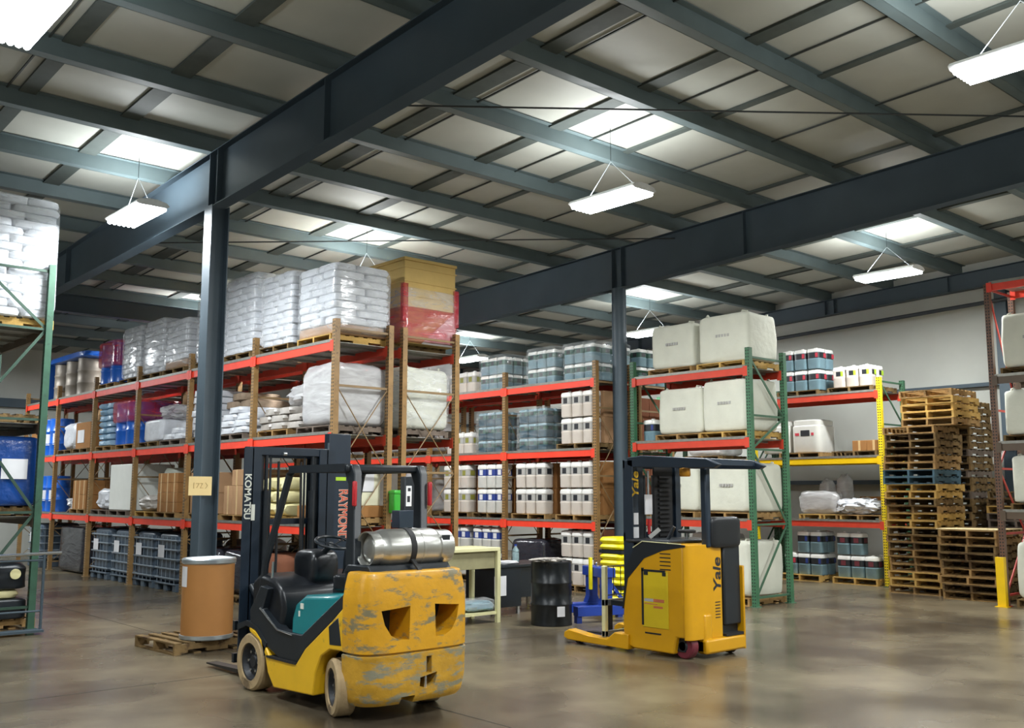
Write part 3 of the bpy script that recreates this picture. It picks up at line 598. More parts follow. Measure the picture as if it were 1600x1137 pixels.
jugs('bluepail', XW, 11.62, PH, 2, 3, 2, 'floor pallet at the wall rack', only=lambda l, j, i: not (l == 1 and j == 2), kinds=lambda l, j, i: 'redpail' if (l, j, i) == (0, 2, 0) else 'bluepail')
jugs('darkpail', XW, 10.36, PH, 2, 3, 2, 'floor pallet beside the pallet stack', only=lambda l, j, i: not (l == 1 and j == 0))
for i, z in enumerate((0, W1, W2, W3)):
    place_pallet('o', 19.72, 14.7, z, 'brown pallet in the far wall rack bay, %s from the floor' % ORD[i]); tag(blob('wrapped_load', wraph, .9, 1.0, .8, .06, 2, 50+i, .2, 20, loc=(19.72, 14.7, z+PH)), 'hazy wrapped load in the far wall rack bay, %s from the floor' % ORD[i], 'pallet load', 'hazy wrapped loads')
# --- empty pallet stacks on the right
def stack(n, x, y, place, seed, kinds, z=0, start=0):
    random.seed(seed)
    for k in range(n):
        kd = kinds(k); lv = ORD[k+start] if k+start < len(ORD) else '%dth' % (k+start+1)
        place_pallet(kd, x+random.uniform(-.03, .03), y+random.uniform(-.035, .035), z+k*(PH+.001), '%s, %s from the floor, %s' % (PDESC[kd], lv, place), random.uniform(-.02, .02)+(pi if random.random() < .5 else 0), 'stacked empty pallets')
    random.seed(seed+99)
ck = lambda p: (lambda k: random.choice(p))
stack(23, 18.78, 9.08, 'front tall stack', 1, lambda k: 'b' if k in (15, 16) else random.choice('wwof'))
stack(5, 18.85, 8.72, 'top of the front tall stack', 2, ck('wf'), z=23*(PH+.001), start=0)
stack(9, 18.45, 7.93, 'low stack by the yellow guard', 3, ck('wwo'))
big_box('plywood_sheet', 'plywood sheet lying on the low pallet stack', 'plywood', 17.88, 19.02, 7.38, 8.47, 9*(PH+.001)+.001, 9*(PH+.001)+.015, ply, bev=0)
stack(27, 20.05, 9.0, 'back tall stack', 4, ck('oog'))
stack(14, 20.1, 7.75, 'back stack behind the low stack', 5, lambda k: 'g' if k in (8, 9, 10) else random.choice('wof'))
# ------------------------------------------------------------------ long left rack goods (front face x=7.84)
XL = 8.42
def drum(label, x, y, z, mt, r=.29, h=.88, lid=None, lab=False, group='steel drums', rz=0):
    t = thing('steel_drum', label, 'drum', (x, y, z), rz, group)
    p = [(0, .012), (r-.012, .012), (r-.004, 0), (r, .01), (r-.004, .03)]
    for zz in (h/3, h*2/3): p += [(r-.005, zz-.025), (r+.008, zz-.008), (r+.008, zz+.008), (r-.005, zz+.025)]
    p += [(r-.004, h-.03), (r, h-.012), (r-.004, h), (r-.012, h), (r-.018, h-.014), (0, h-.014)]
    G().m(mt).lathe(p).build('drum_body', t)
    G().m(lid or mt).cyl((r*.6, 0, h-.015), (r*.6, 0, h+.004), .03, n=12).cyl((-r*.65, .05, h-.015), (-r*.65, .05, h+.004), .018, n=10).build('bung', t)
    if lab:
        g = G().m(paper); n = 8
        for k in range(n):
            a0, a1 = lab+k*.07-.28, lab+(k+1)*.07-.28
            g._f([((r+.006)*cos(a), (r+.006)*sin(a), zz) for a in (a0, a1) for zz in (h*.30, h*.60)], [(0, 2, 3, 1)])
        g.build('paper_label', t)
    return t
place_pallet('w', XL, 22.62, L3, 'tan pallet under the red-filmed blue drums on the top shelf')
for k, (dx, dy) in enumerate(((-.27, -.29), (-.27, .3), (.29, -.29), (.29, .3))):
    drum('blue drum on the top shelf pallet, red film above it, %s' % ('near front', 'far front', 'near back', 'far back')[k], XL+dx, 22.62+dy, L3+PH, blued, h=.9)
tag(blob('red_wrap', wrapr, 1.17, 1.2, .62, .03, 3, 60, .2, 22, loc=(XL, 22.62, L3+PH+.36), foot=False), 'red stretch film around the tops of the blue drums, top shelf', 'stretch film')
for i, y in enumerate((24.6, 25.45, 26.32)):
    for k, dx in enumerate((-.25, .33)): drum('dull metal drum under the blue sheet, %s, %s row' % (ORD[i], ('front', 'back')[k]), XL+dx, y, L3+.03, silver)
o = blob('blue_tarpaulin', blued, 1.25, 2.6, .14, .1, 1.5, 61, .2, 24, loc=(XL, 25.3, L3+.915)); tag(o, 'blue tarpaulin laid over the metal drums at the far end of the top shelf', 'tarpaulin')
tag(blob('tarpaulin_end', blued, 1.2, .1, 1.0, .1, 1.5, 62, .2, 20, loc=(XL, 27.0, L3+.03)), 'blue sheet hanging at the far end of the top shelf', 'tarpaulin')
# crate on the back row, top shelf
t = thing('tall_crate', 'tall tan crate with red film round its lower half on the back row top', 'crate', (9.78, 13.79, L3+PH))
g = G().m(crate).box(-.53, .53, -.74, .74, 0, 1.38); g.build('crate_body', t, .012)
for k in range(6): G().m(crate).box(-.545, .545, -.755, .755, .08+.235*k, .085+.235*k+.012).build('board_edge', t)
G().m(crate).box(-.55, .55, -.76, .76, 1.38, 1.43).build('crate_lid', t, .006)
G().m(blk).box(-.56, -.545, .1, .35, 1.22, 1.27).box(-.56, -.545, .5, .62, 1.14, 1.19).build('stencil', t)
o = blob('red_wrap', wrapr, 1.16, 1.58, .62, .03, 3, 63, .14, 24, t, loc=(0, 0, .0)); o2 = blob('clear_wrap', wrapc, 1.13, 1.54, .95, .03, 3, 64, .12, 24, t)
G().m(paper).prism([(-.2, .0), (.5, .0), (.5, .6)], 'Y', -.775, -.765).build('white_sheet', t)
for k in (-1, 1): G().m(wrapr).box(k*.53-.05, k*.53+.05, -.775, -.70, .35, .98).build('red_wrap_strip', t)
place_pallet('o', 9.74, 13.79, L3, 'brown pallet under the tall tan crate')
# back row bulk bags and loads
for i, (y, z, h, nm) in enumerate(((13.55, L2, 1.02, 'middle'),)):
    place_pallet('g', 9.72, y, z, 'grey pallet under the tall white bag at the rack end, back row'); o = bulk_bag(1.0, 1.0, h, 31); o.location = (9.72, y, z+PH); tag(o, 'tall white bulk bag at the end of the back row, middle shelf', 'bulk bag', 'white bulk bags')
o = blob('stretch_wrap', wrapc, 1.06, 1.05, 1.02, .05, 2, 32, .25, 22, loc=(9.72, 13.55, L2+PH)); tag(o, 'clear film over the tall white bag of the back row', 'stretch film', 'clear film around loads')
for i, (y, z, h) in enumerate(((14.84, L2, .8), (16.18, L2, .9), (18.8, L2, .7), (20.05, L2, .9), (14.84, L1, .9), (16.2, L1, .9), (18.8, L1, .9), (20.05, L1, .8), (14.84, 0, .95), (16.2, 0, .95), (18.8, 0, .9), (21.4, L1, .8), (24.0, L1, .8), (22.6, L2, .8), (25.2, L2, .8))):
    tag(blob('wrapped_load', (wrapk, bagg, cardd)[i % 3] if z == 0 or i % 3 else wraph, .95, 1.0, h, .05, 2, 70+i, .22, 18, loc=(9.72, y, z+.03)), 'dim load in the back row behind the left rack, %s one' % ORD[i], 'pallet load', 'dim loads of the back row')
# middle shelf, front row
place_pallet('g', XL, 13.5, L2, 'grey pallet under the big hazy wrapped load at the rack end')
t = thing('wrapped_load', 'big hazy film-wrapped load at the end of the left rack, middle shelf', 'pallet load', (XL, 13.5, L2+PH)); blob('grey_sack_pile', bagg, .96, .9, .9, .09, 1.5, 90, .3, 24, t); blob('stretch_wrap', wraph, 1.02, 1.0, .99, .06, 2, 91, .25, 24, t)
place_pallet('w', XL, 14.8, L2, 'tan pallet under the low grey sack pile, middle shelf')
def sacks(x, y, z, rows, mt, place, sx=.95, sy=.5, sz=.14, group='loose sacks', desc='sack', nx=1):
    me = None; n = 0
    for l, cols in enumerate(rows):
        for c in range(cols):
            if me is None: o = sack(mt, sx, sy, sz, n+len(BAGM)); me = o
            else: o = dup(me)
            o.location = (x+random.uniform(-.04, .04), y+(c-(cols-1)/2)*sy*.98+random.uniform(-.03, .03), z+l*sz*.93); o.rotation_euler = (0, 0, random.uniform(-.09, .09))
            tag(o, '%s %s, %s layer%s, %s' % (desc[0], desc[1], ORD[l], '' if cols == 1 else ' '+ORD[c]+' from right', place), 'sack', group); n += 1
sacks(XL, 14.75, L2+PH, (3, 3, 2), bagg, 'pile on the middle shelf near the end', 1.0, .48, .13, 'grey sacks near the rack end', ('grey', 'sack'))
tag(blob('wrapped_load', wraph, .9, .95, .42, .25, 2, 92, .6, 22, loc=(8.5, 14.3, L2+PH+.37)), 'puffy hazy film bundle on top of the grey sacks', 'wrapped bundle')
place_pallet('g', XL, 16.35, L2, 'grey pallet under the sloping white sacks by the column')
sacks(XL, 16.35, L2+PH, (2, 2, 2, 1), bagw, 'sloping pile right of the column', 1.0, .55, .13, 'white sacks by the column', ('white', 'sack'))
sacks(8.6, 16.75, L2+PH+.49, (2, 1), bagt, 'on top of the sloping white pile', .8, .5, .15, 'tan sacks by the column', ('tan', 'paper sack'))
place_pallet('o', XL, 17.45, L2, 'brown pallet under the sack column, half behind the steel column')
sacks(8.3, 17.72, L2+PH, (1,)*7, bagw, 'tall single pile left of the column', .85, .62, .135, 'white sack column', ('white', 'sack'))
place_pallet('g', XL, 18.95, L2, 'grey pallet under two flat white sacks'); sacks(XL, 18.95, L2+PH, (2, 1), bagw, 'flat pile in the third bay', .95, .5, .13, 'flat white sacks', ('white', 'sack'))
place_pallet('o', XL, 20.05, L2, 'brown pallet under the small boxy white load'); tag(blob('wrapped_load', bagw, .95, .95, .46, .05, 2, 93, .2, 22, loc=(XL, 20.05, L2+PH)), 'small boxy white wrapped load in the third bay', 'pallet load')
tag(blob('crumpled_film', wraph, .7, .8, .3, .4, 2.5, 94, .8, 20, loc=(8.4, 19.75, L2+PH+.46)), 'crumpled clear film trailing off the small white load', 'plastic film')
place_pallet('w', XL, 21.35, L2, 'tan pallet under the red-filmed blue drums, middle shelf')
for k, (dx, dy) in enumerate(((-.27, -.29), (-.27, .3), (.29, -.29), (.29, .3))): drum('blue drum, middle shelf pallet with red film, %s' % ('near front', 'far front', 'near back', 'far back')[k], XL+dx, 21.5+dy, L2+PH, blued, h=.9)
tag(blob('red_wrap', wrapr, 1.17, 1.22, .5, .03, 3, 65, .2, 22, loc=(XL, 21.5, L2+PH+.46), foot=False), 'red stretch film round the blue drums on the middle shelf', 'stretch film')
place_pallet('w', XL, 22.6, L2, 'tan pallet under the pale blue sack stack')
t = thing('wrapped_sack_load', 'pale blue film-wrapped sack stack beside the red-filmed drums', 'pallet load', (XL, 22.72, L2+PH)); pb = mat('pale_blue_sack', '#8fb0c8', .4, 0, .08, 4, .3, 12)
for l in range(7):
    for k in (-1, 1): blob('sack', pb, 1.0, .44, .148, .1, 1.2, 95+l+k, .42, 10, t, loc=(0, k*.22, l*.14))
place_pallet('o', XL, 24.15, L2, 'brown pallet under the carton with a white sheet'); big_box('carton', 'brown carton with a white sheet on its front, fourth bay middle shelf', 'carton', 7.95, 8.85, 23.7, 24.7, L2+PH, L2+PH+.62, card, 'cardboard cartons on the racks')
G().m(paper).box(-.462, -.452, -.1, .35, .14, .44).build('white_sheet', bpy.data.objects[[o.name for o in C.objects if o.name.startswith('carton')][-1]])
place_pallet('o', XL, 25.25, L2, 'brown pallet under the white wrapped load at the far bay'); tag(blob('wrapped_load', bagw, .95, 1.05, .66, .12, 2, 96, .35, 22, loc=(XL, 25.22, L2+PH)), 'white crumpled wrapped load in the fifth bay, middle shelf', 'pallet load')
for k in range(2): drum('blue drum with a pale label in the farthest bay, %s' % ('right', 'left')[k], 8.25, 26.7+.62*k, L2+.03, blued, h=.95, lab=3.9)
big_box('carton', 'orange-brown carton at the far end of the middle shelf', 'carton', 8.0, 8.8, 28.5-.55, 28.4, L2+.03, L2+.9, card, 'cardboard cartons on the racks')
# low shelf, front row
place_pallet('w', XL, 13.5, L1, 'tan pallet under the cream cartons at the rack end')
big_box('carton', 'wide brown carton under the cream cartons at the rack end', 'carton', 7.92, 8.92, 13.0, 14.0, L1+PH, L1+PH+.18, card, 'cardboard cartons on the racks')
t = thing('cream_carton', 'cream carton stack with a framed sheet on it, at the rack end', 'carton', (8.4, 13.5, L1+PH+.18)); G().m(creamb).box(-.42, .42, -.48, .48, 0, .62).build('carton_body', t, .01); G().m(paper).box(-.15, .3, -.487, -.482, .22, .56).build('white_sheet', t); G().m(blk).box(-.16, .31, -.485, -.481, .21, .22).box(-.16, .31, -.485, -.481, .56, .57).box(-.16, -.15, -.485, -.481, .21, .57).build('sheet_frame', t)
place_pallet('f', XL, 14.9, L1, 'light pallet under the cream rolls seen through the forklift')
random.seed(4); n = 0; cr = mat('cream_bundle', '#d8cf9c', .5, 0, .1, 5)
for l in range(3):
    for c in range(3): tag(blob('cream_bundle', cr, .85, .3, .22, .15, 1.5, n, .5, 12, loc=(8.35, 14.5+.31*c, L1+PH+.205*l)), 'cream bundle seen through the forklift mast, %s row %s' % (TIER[3][l], ('right', 'middle', 'left')[c]), 'bundle', 'cream bundles'); n += 1
place_pallet('w', XL, 16.1, L1, 'tan pallet under cartons right of the column, low shelf'); cartons(7.92, 8.92, 15.6, 16.6, L1+PH, L1+PH+.5, 2, 3, 1, 'low shelf right of the column', card2); cartons(7.92, 8.92, 15.6, 16.3, L1+PH+.5, L1+PH+.78, 2, 2, 1, 'on the cartons right of the column', card2)
place_pallet('w', XL, 17.45, L1, 'tan pallet under cartons left of the column, low shelf'); cartons(7.92, 8.92, 17.0, 18.0, L1+PH, L1+PH+.75, 2, 3, 2, 'low shelf left of the column', card2)
place_pallet('w', XL, 19.05, L1, 'tan pallet under the tall carton block, third bay'); cartons(7.92, 8.92, 18.6, 19.55, L1+PH, L1+PH+.76, 2, 3, 4, 'tall block in the third bay', card)
place_pallet('f', XL, 20.05, L1, 'light pallet under the clear film lump, third bay'); tag(blob('crumpled_film', bagg, .42, .8, .32, .25, 2.2, 97, .7, 24, loc=(8.08, 20.1, L1+PH)), 'lump of crumpled clear film in the third bay, low shelf', 'plastic film')
t = thing('plastic_tank', 'tall pale green-white tank behind the film lump, third bay', 'tank', (8.75, 20.1, L1+PH)); G().m(mat('pale_green_tank', '#c3cabc', .45, 0, .05)).lathe([(0, 0), (.42, 0), (.44, .04), (.44, .8), (.4, .88), (0, .9)]).build('tank_body', t); G().m(blk).lathe([(.445, .74), (.445, .77)]).build('band', t)
place_pallet('g', XL, 21.55, L1, 'grey pallet under the big plain white box'); big_box('white_box', 'big plain white box on the low shelf, fourth bay', 'box', 7.92, 8.85, 20.95, 22.2, L1+PH, L1+PH+.98, mat('plain_white_board', '#e6e8e2', .6, 0, .02), None, .02)
place_pallet('g', XL, 22.68, L1, 'grey pallet under the white film heap'); tag(blob('wrapped_load', bagw, .85, .92, .46, .18, 2, 98, .5, 22, loc=(8.35, 22.66, L1+PH)), 'white film heap beside the plain white box', 'pallet load')
place_pallet('w', XL, 24.1, L1, 'tan pallet under the cartons of the fifth bay'); cartons(7.92, 8.8, 23.7, 24.6, L1+PH, L1+PH+.66, 2, 3, 2, 'fifth bay low shelf', card)
tag(blob('crumpled_film', wraph, .7, .9, .4, .4, 2.2, 99, .8, 20, loc=(8.4, 25.1, L1+.03)), 'clear film trailing beside the fifth bay cartons', 'plastic film')
for k in range(2): drum('blue drum with a pale label, farthest bay low shelf, %s' % ('right', 'left')[k], 8.25, 26.75+.62*k, L1+.03, blued, h=.9, lab=3.9)
# floor level: tanks in cages
def ibc():
    t = thing('caged_tank', '', 'tank')
    g = G().m(ibcb)
    for y in (-.5, -.08, .34): g.box(-.5, .5, y, y+.16, 0, .12)
    g.box(-.52, .52, -.5, .5, .12, .15); g.build('tank_base', t, .008)
    blob('tank', ibcm, .94, .94, .93, .012, 2, 3, .16, 22, t, loc=(0, 0, .16))
    g = G().m(ibcm).lathe([(0, 1.12), (.1, 1.12), (.1, 1.08), (.12, 1.06)], n=18); g.build('tank_cap', t)
    for z in (.24, .42, .6, .78, .96):
        G().m(ibcc).tube([(-.5, -.5, z), (.5, -.5, z), (.5, .5, z), (-.5, .5, z)], .02, 6, True).build('cage_ring', t)
    for k in range(5):
        for (x, y) in ((-.495, -.4+.2*k), (.495, -.4+.2*k), (-.4+.2*k, -.495), (-.4+.2*k, .495)): G().m(ibcc).cyl((x, y, .14), (x, y, 1.02), .006, n=6).build('cage_bar', t)
    G().m(paper).box(-.518, -.512, .08, .36, .62, .86).build('white_label', t); return t
q = ibc(); tag(q, 'grey caged tank on the floor, right one of the pair in the third bay', 'tank', 'grey caged tanks'); q.location = (8.42, 18.98, 0)
for lb, y in (('grey caged tank on the floor, left one of the pair in the third bay', 20.12), ('grey caged tank on the floor of the fourth bay, right half', 21.35), ('grey caged tank on the floor of the fourth bay, left half', 22.6)): dup(q, lb, (8.42, y, 0))
dup(q, 'grey caged tank in the far floor bay behind the rack uprights', (8.42, 27.3, 0))
tag(blob('wrapped_load', wrapk, .98, 1.7, 1.05, .05, 2, 101, .15, 24, loc=(8.45, 24.7, .02)), 'wide dark film-wrapped load on the floor of the fifth bay', 'pallet load', 'dark wrapped loads')
for i, y in enumerate((13.6, 14.8, 16.2, 17.35)):
    place_pallet('o', XL, y, 0, 'brown pallet on the floor of the nearest bays, %s' % ORD[i]); tag(blob('wrapped_load', (bagt, cardd, wrapk, wrapk)[i], .95, .95, .75, .08, 2, 105+i, .3, 18, loc=(XL, y, PH)), 'dim load on the floor of the nearest bays, %s from the rack end' % ORD[i], 'pallet load', 'dim floor loads')
# --- left edge rack goods
place_pallet('o', 3.9, 15.6, E1, 'upper brown pallet under the blue wrapped load'); 
t = thing('wrapped_load', 'blue film-wrapped load with a white sheet on the left edge rack', 'pallet load', (3.84, 15.58, E1+PH)); bw = mat('blue_film_solid', '#1c4488', .18, 0, .15, 3, .9, 5)
blob('blue_wrap', bw, 1.05, 1.1, .98, .02, 1.5, 110, .12, 26, t); G().m(paper).box(.02, .36, -.565, -.555, .38, .66).build('white_sheet', t)
place_pallet('o', 3.9, 15.6, E2, 'dark pallet on the middle shelf of the left edge rack')
place_pallet('w', 3.9, 15.6, 0, 'tan pallet on the floor of the left edge rack')
t = thing('floor_load', 'dark machine parts under cream lids on the left edge pallet', 'load', (3.84, 15.45, PH)); blob('dark_casing', blackp, .95, .95, .28, .04, 2, 111, .2, 20, t); blob('cream_lid', cr, .8, .8, .14, .1, 2, 112, .4, 16, t, loc=(-.02, 0, .27)); blob('dark_top', blackp, .9, .9, .36, .1, 2, 113, .25, 20, t, loc=(0, 0, .4))
for k in range(3): G().m(cr).lathe([(0, -.02), (.07, -.02), (.07, .0)], (.28-.28*k, -.47, .62), 16, 'Y').build('round_gauge', t)
t = thing('hand_cart', 'grey steel cart rail standing in front of the left edge rack', 'cart', (3.9, 14.35, 0))
G().m(chrome).tube([(-.62, .0, 1.03), (.50, 0, 1.06), (.62, 0, 1.06)], .022).build('top_rail', t); G().m(steel).tube([(.40, 0, .05), (.40, 0, 1.05)], .02).build('upright_tube', t); G().m(steel).tube([(-.60, 0, .05), (-.60, 0, 1.03)], .02).build('upright_tube', t); G().m(steel).tube([(-.6, 0, .97), (.4, 0, .97)], .014).build('lower_rail', t); G().m(steel).tube([(-.6, 0, .3), (.4, 0, .3)], .014).build('lower_rail', t)
G().m(steel).box(-.62, .42, -.1, .1, 0.03, .06).build('foot_plate', t)
# --- fibre drum on its pallet
dup(PAL['o'], 'brown worn pallet on the floor under the fibre drum', (5.42, 11.95, 0), radians(4), 'pallets under loads').scale = (1, 1, 1)
t = thing('fibre_drum', 'tall tan fibreboard drum with a metal-edged white lid on a pallet', 'drum', (5.40, 11.64, PH)); r = .305
G().m(fibre).lathe([(0, 0), (r, 0), (r, .93), (0, .93)], n=48).build('drum_body', t); G().m(hoop).lathe([(r+.001, 0), (r+.012, .01), (r+.012, .05), (r+.001, .055)], n=40).build('bottom_hoop', t)
G().m(hoop).lathe([(r+.001, .885), (r+.016, .9), (r+.016, .94), (r-.004, .955), (r-.02, .945), (0, .945)], n=40).build('lid_ring', t); G().m(paper).lathe([(0, .946), (r-.02, .948)], n=40).build('white_lid', t)
g = G().m(paper)
for k in range(6):
    a0, a1 = radians(150+k*7), radians(157+k*7); g._f([((r+.003)*cos(a), (r+.003)*sin(a), z) for a in (a0, a1) for z in (.62, .86)], [(0, 2, 3, 1)])
g.build('paper_label', t)
G().m(hoop).box(.30, .335, -.03, .03, .86, .95).build('lid_clasp', t)
tag(blob('brown_bundle', bagt, .34, .34, .42, .12, 2, 121, .6, 16, loc=(5.98, 12.95, .0)), 'brown paper bundle on the floor behind the fibre drum', 'bundle'); tag(blob('crumpled_film', bagw, .3, .3, .16, .3, 2, 122, .8, 14, loc=(5.98, 12.95, .41)), 'scrap of white film on the brown bundle', 'plastic film')
# card sign on the column
t = thing('card_sign', 'tan card with faint handwriting taped to the near steel column', 'sign', (5.675, 12.60, 1.97)); G().m(mat('manila_card', '#e8cd92', .7, 0, .03)).box(-.16, .16, -.006, 0, -.13, .12).build('card', t)
g = G().m(mat('faded_marker', '#b79a64', .7))
for (a, b) in (((-.09, .04), (-.09, -.04)), ((-.06, .03), (-.02, .03)), ((-.02, .03), (-.05, -.03)), ((.0, .03), (.03, .03)), ((.03, .03), (.0, -.03)), ((.0, -.03), (.04, -.03)), ((.07, .04), (.10, 0)), ((.10, 0), (.07, -.04))): g.bar((a[0], -.008, a[1]), (b[0], -.008, b[1]), .004, .008, (0, 1, 0))
g.build('handwriting', t)
# green dispenser on the rack end post
t = thing('wall_dispenser', 'bright green plastic dispenser hung on the end posts of the left racks', 'dispenser', (9.0, 12.86, 1.56)); G().m(grnp).box(-.13, .05, -.16, 0, 0, .36).build('dispenser_body', t, .02); G().m(grnp).box(-.14, .06, -.17, 0, .30, .345).build('dispenser_lid', t, .01); G().m(greyl).box(.055, .11, -.14, -.02, .06, .26).build('grey_sleeve', t, .01)
# cream work table
t = thing('work_table', 'cream steel work table with a lower shelf right of the yellow forklift', 'table', (9.15, 11.5, 0))
G().m(cream).box(-.57, .57, -.33, .33, 1.03, 1.08).build('table_top', t, .006); G().m(mat('dark_cream', '#8f8a68', .6)).box(-.5, .5, -.28, .28, .78, 1.03).build('drawer_box', t, .004)
for x, y in ((-.57, -.33), (.51, -.33), (-.57, .27), (.51, .27)): G().m(cream).box(x, x+.06, y, y+.06, 0, 1.03).build('leg', t)
G().m(cream).box(-.52, .52, -.3, .3, .12, .16).build('lower_shelf', t)
t = thing('wrapped_parts', 'film-wrapped blue parts on the lower shelf of the cream table', 'parts', (9.42, 11.4, .175)); blob('blue_parts', bluegrey, .5, .36, .14, .2, 2, 130, .5, 16, t); blob('film', wrapc, .56, .4, .18, .15, 2, 131, .5, 16, t)
big_box('white_box', 'small white box on the lower shelf of the cream table', 'box', 8.95, 9.1, 11.3, 11.5, .16, .42, mat('plain_white_board', '#e6e8e2'), None, .005)
# dark desk with clutter
t = thing('dark_desk', 'black steel desk behind the black drum', 'desk', (10.75, 12.1, 0)); G().m(blackp).box(-.7, .7, -.38, .38, .72, .76).build('desk_top', t, .005); G().m(blackp).box(-.66, -.1, -.36, .34, .12, .72).build('drawer_unit', t, .005); G().m(blackp).box(-.1, .66, -.34, -.31, .25, .72).build('front_panel', t)
for x in (.62, -.64, -.16): G().m(chrome).box(x, x+.04, -.34, -.30, 0, .72 if x > 0 else .12).build('leg', t)
for x in (.62, -.64, -.16): G().m(chrome).box(x, x+.04, .28, .32, 0, .72 if x > 0 else .12).build('leg', t)
G().m(paper).box(-.66, -.42, -.365, -.36, .3, .6).build('pinned_sheet', t)
tag(blob('paper_pile', paper, .4, .3, .05, .3, 2, 132, .4, 14, loc=(10.5, 11.98, .762)), 'loose white papers on the black desk', 'papers'); t = drum('small black can on the left of the black desk', 10.2, 12.0, .762, blackp, r=.1, h=.2, group=None); t['category'] = 'can'
t = thing('clear_bottle', 'clear blue-capped bottle on the black desk', 'bottle', (10.85, 12.1, .762)); G().m(film('clear_bottle_plastic', '#a9c4c8', .5)).lathe([(0, 0), (.05, 0), (.055, .02), (.055, .2), (.02, .25), (.02, .27)]).build('bottle_body', t); G().m(bluem).lathe([(.022, .265), (.022, .29), (0, .29)]).build('cap', t)
drum('gloss black steel drum on the floor between the two trucks', 10.13, 10.52, 0, blackd, r=.30, h=.9, lab=False); t = bpy.data.objects[[o.name for o in C.objects if o.name.startswith('steel_drum')][-1]]
G().m(paper).box(-.06, .06, -.315, -.309, .14, .28).build('white_label', t).rotation_euler = (0, 0, radians(-18))
tag(blob('plastic_sheet', bagg, .5, .34, .05, .5, 2, 133, .6, 16, loc=(9.98, 10.45, .9)), 'crumpled grey sheet on top of the black drum', 'plastic sheet')
# drum handler (blue attachment) and yellow stack
t = thing('drum_lifter', 'bright blue drum lifting attachment with two posts behind the black drum', 'lifting attachment', (11.02, 10.42, 0), radians(-20))
G().m(bluem).box(-.5, .5, -.32, -.16, .10, .24).build('fork_sleeve', t, .006); G().m(bluem).box(-.5, .5, .16, .32, .10, .24).build('fork_sleeve', t, .006)
for k in (-1, 1): G().m(bluem).prism([(-.12, .22), (.12, .22), (.07, .34), (.07, .74), (-.07, .74), (-.07, .34)], 'Y', k*.24-.07, k*.24+.07).build('post', t, .006)
for k in (-1, 1): G().m(bluem).box(-.5, -.42, k*.24-.05, k*.24+.05, 0, .10).build('foot', t); G().m(bluem).box(.42, .5, k*.24-.05, k*.24+.05, 0, .10).build('foot', t)
G().m(bluem).box(-.11, .11, -.34, .34, .64, .78).build('cross_head', t, .01); G().m(bluem).bar((.05, 0, .7), (.42, 0, .25), .05, .05).build('strut', t); G().m(ylw).box(-.16, -.12, -.04, .02, .45, .92).build('yellow_clamp', t, .004)
G().m(chrome).tube([(-.05+.36*k/12, .07*(k % 2)-.03, 0.84-.5*k/12) for k in range(13)], .014, 6).build('chain', t)
t = thing('yellow_bin_stack', 'stack of bright yellow ribbed plastic bins behind the yellow reach truck', 'plastic bins', (12.37, 11.2, 0)); g = None; z = 0.0
G().m(woodg).box(-.28, .28, -.28, .28, 0, .12).build('base_block', t); z = .12
for k in range(9):
    if k in (2, 7): G().m(blackp).box(-.25, .25, -.25, .25, z, z+.05).build('black_band', t); z += .052
    G().m(ylw).loft([[(math.copysign(abs(cos(a))**.35, cos(a))*q, math.copysign(abs(sin(a))**.35, sin(a))*q, z+zz) for a in [2*pi*(j+.5)/20 for j in range(20)]] for q, zz in ((.23, 0), (.26, .02), (.27, .05), (.25, .085), (.23, .103))]).build('yellow_bin', t); z += .104
# ------------------------------------------------------------------ yellow propane forklift (rear towards camera), local y points forward
FK = thing('forklift', 'worn yellow propane forklift with teal hood in the foreground', 'forklift', (5.17, 6.95, 0))
def cut(o, cutter):
    cutter.parent = o.parent
    m = o.modifiers.new('b', 'BOOLEAN'); m.operation = 'DIFFERENCE'; m.object = cutter; m.solver = 'EXACT'; bpy.context.view_layer.update()
    me = bpy.data.meshes.new_from_object(o.evaluated_get(bpy.context.evaluated_depsgraph_get())); o.modifiers.remove(m); old = o.data; o.data = me; bpy.data.meshes.remove(old); bpy.data.objects.remove(cutter)
def cw_ring(w_, y0, z, n=30, bow=.22):
    pts = [(-w_, .36, z)]
    for k in range(n+1):
        a = pi*k/n; c, s_ = cos(a), sin(a); pts.append((-w_*math.copysign(abs(c)**.5, c), y0+bow*1.35*(1-s_**.5), z))
    return pts+[(w_, .36, z)]
LV = [(.52, .05, .13), (.545, .02, .17), (.565, .0, .3), (.572, 0, .5), (.575, -.004, .515), (.575, -.004, .535), (.56, .012, .54), (.56, .012, .552), (.572, 0, .56), (.575, .0, .8), (.572, .005, 1.0), (.555, .012, 1.1), (.535, .02, 1.18), (.525, .03, 1.205), (.505, .05, 1.215)]
g = G().m(yelw)
def dense(lv):
    out = []
    for a, b in zip(lv[:-1], lv[1:]):
        n = max(1, round((b[2]-a[2])/.03))
        for k in range(n): f = k/n; out.append(tuple(a[i]+(b[i]-a[i])*f for i in range(3)))
    return out+[lv[-1]]
low = dense([l for l in LV if l[2] <= .552]); up = dense([l for l in LV if l[2] >= .54])
g = G().m(yelw); g.loft([cw_ring(w_, y, z) for w_, y, z in up], sm=True); cw = g.build('counterweight', FK)
g = G().m(yels); g.loft([cw_ring(w_, y, z) for w_, y, z in low], sm=True); cl = g.build('lower_counterweight', FK)
for k in (-1, 1):
    poly = [(k*.13, .93), (k*.41, .905), (k*.38, .79), (k*.32, .70), (k*.24, .66), (k*.14, .655)]
    cut(cw, G().m(blackp).prism(poly, 'Y', -.2, .325).build('c'))
cut(cl, G().m(blackp).prism([(-.02, .33), (.16, .36), (.14, .27), (.06, .23), (-.02, .26)], 'Y', -.2, .25).build('c'))
cut(cl, G().m(blackp).box(.04, .10, -.2, .12, .36, .50).build('c'))
cut(cl, G().m(blackp).box(-.2, -.06, -.2, .2, .1, .19).build('c'))
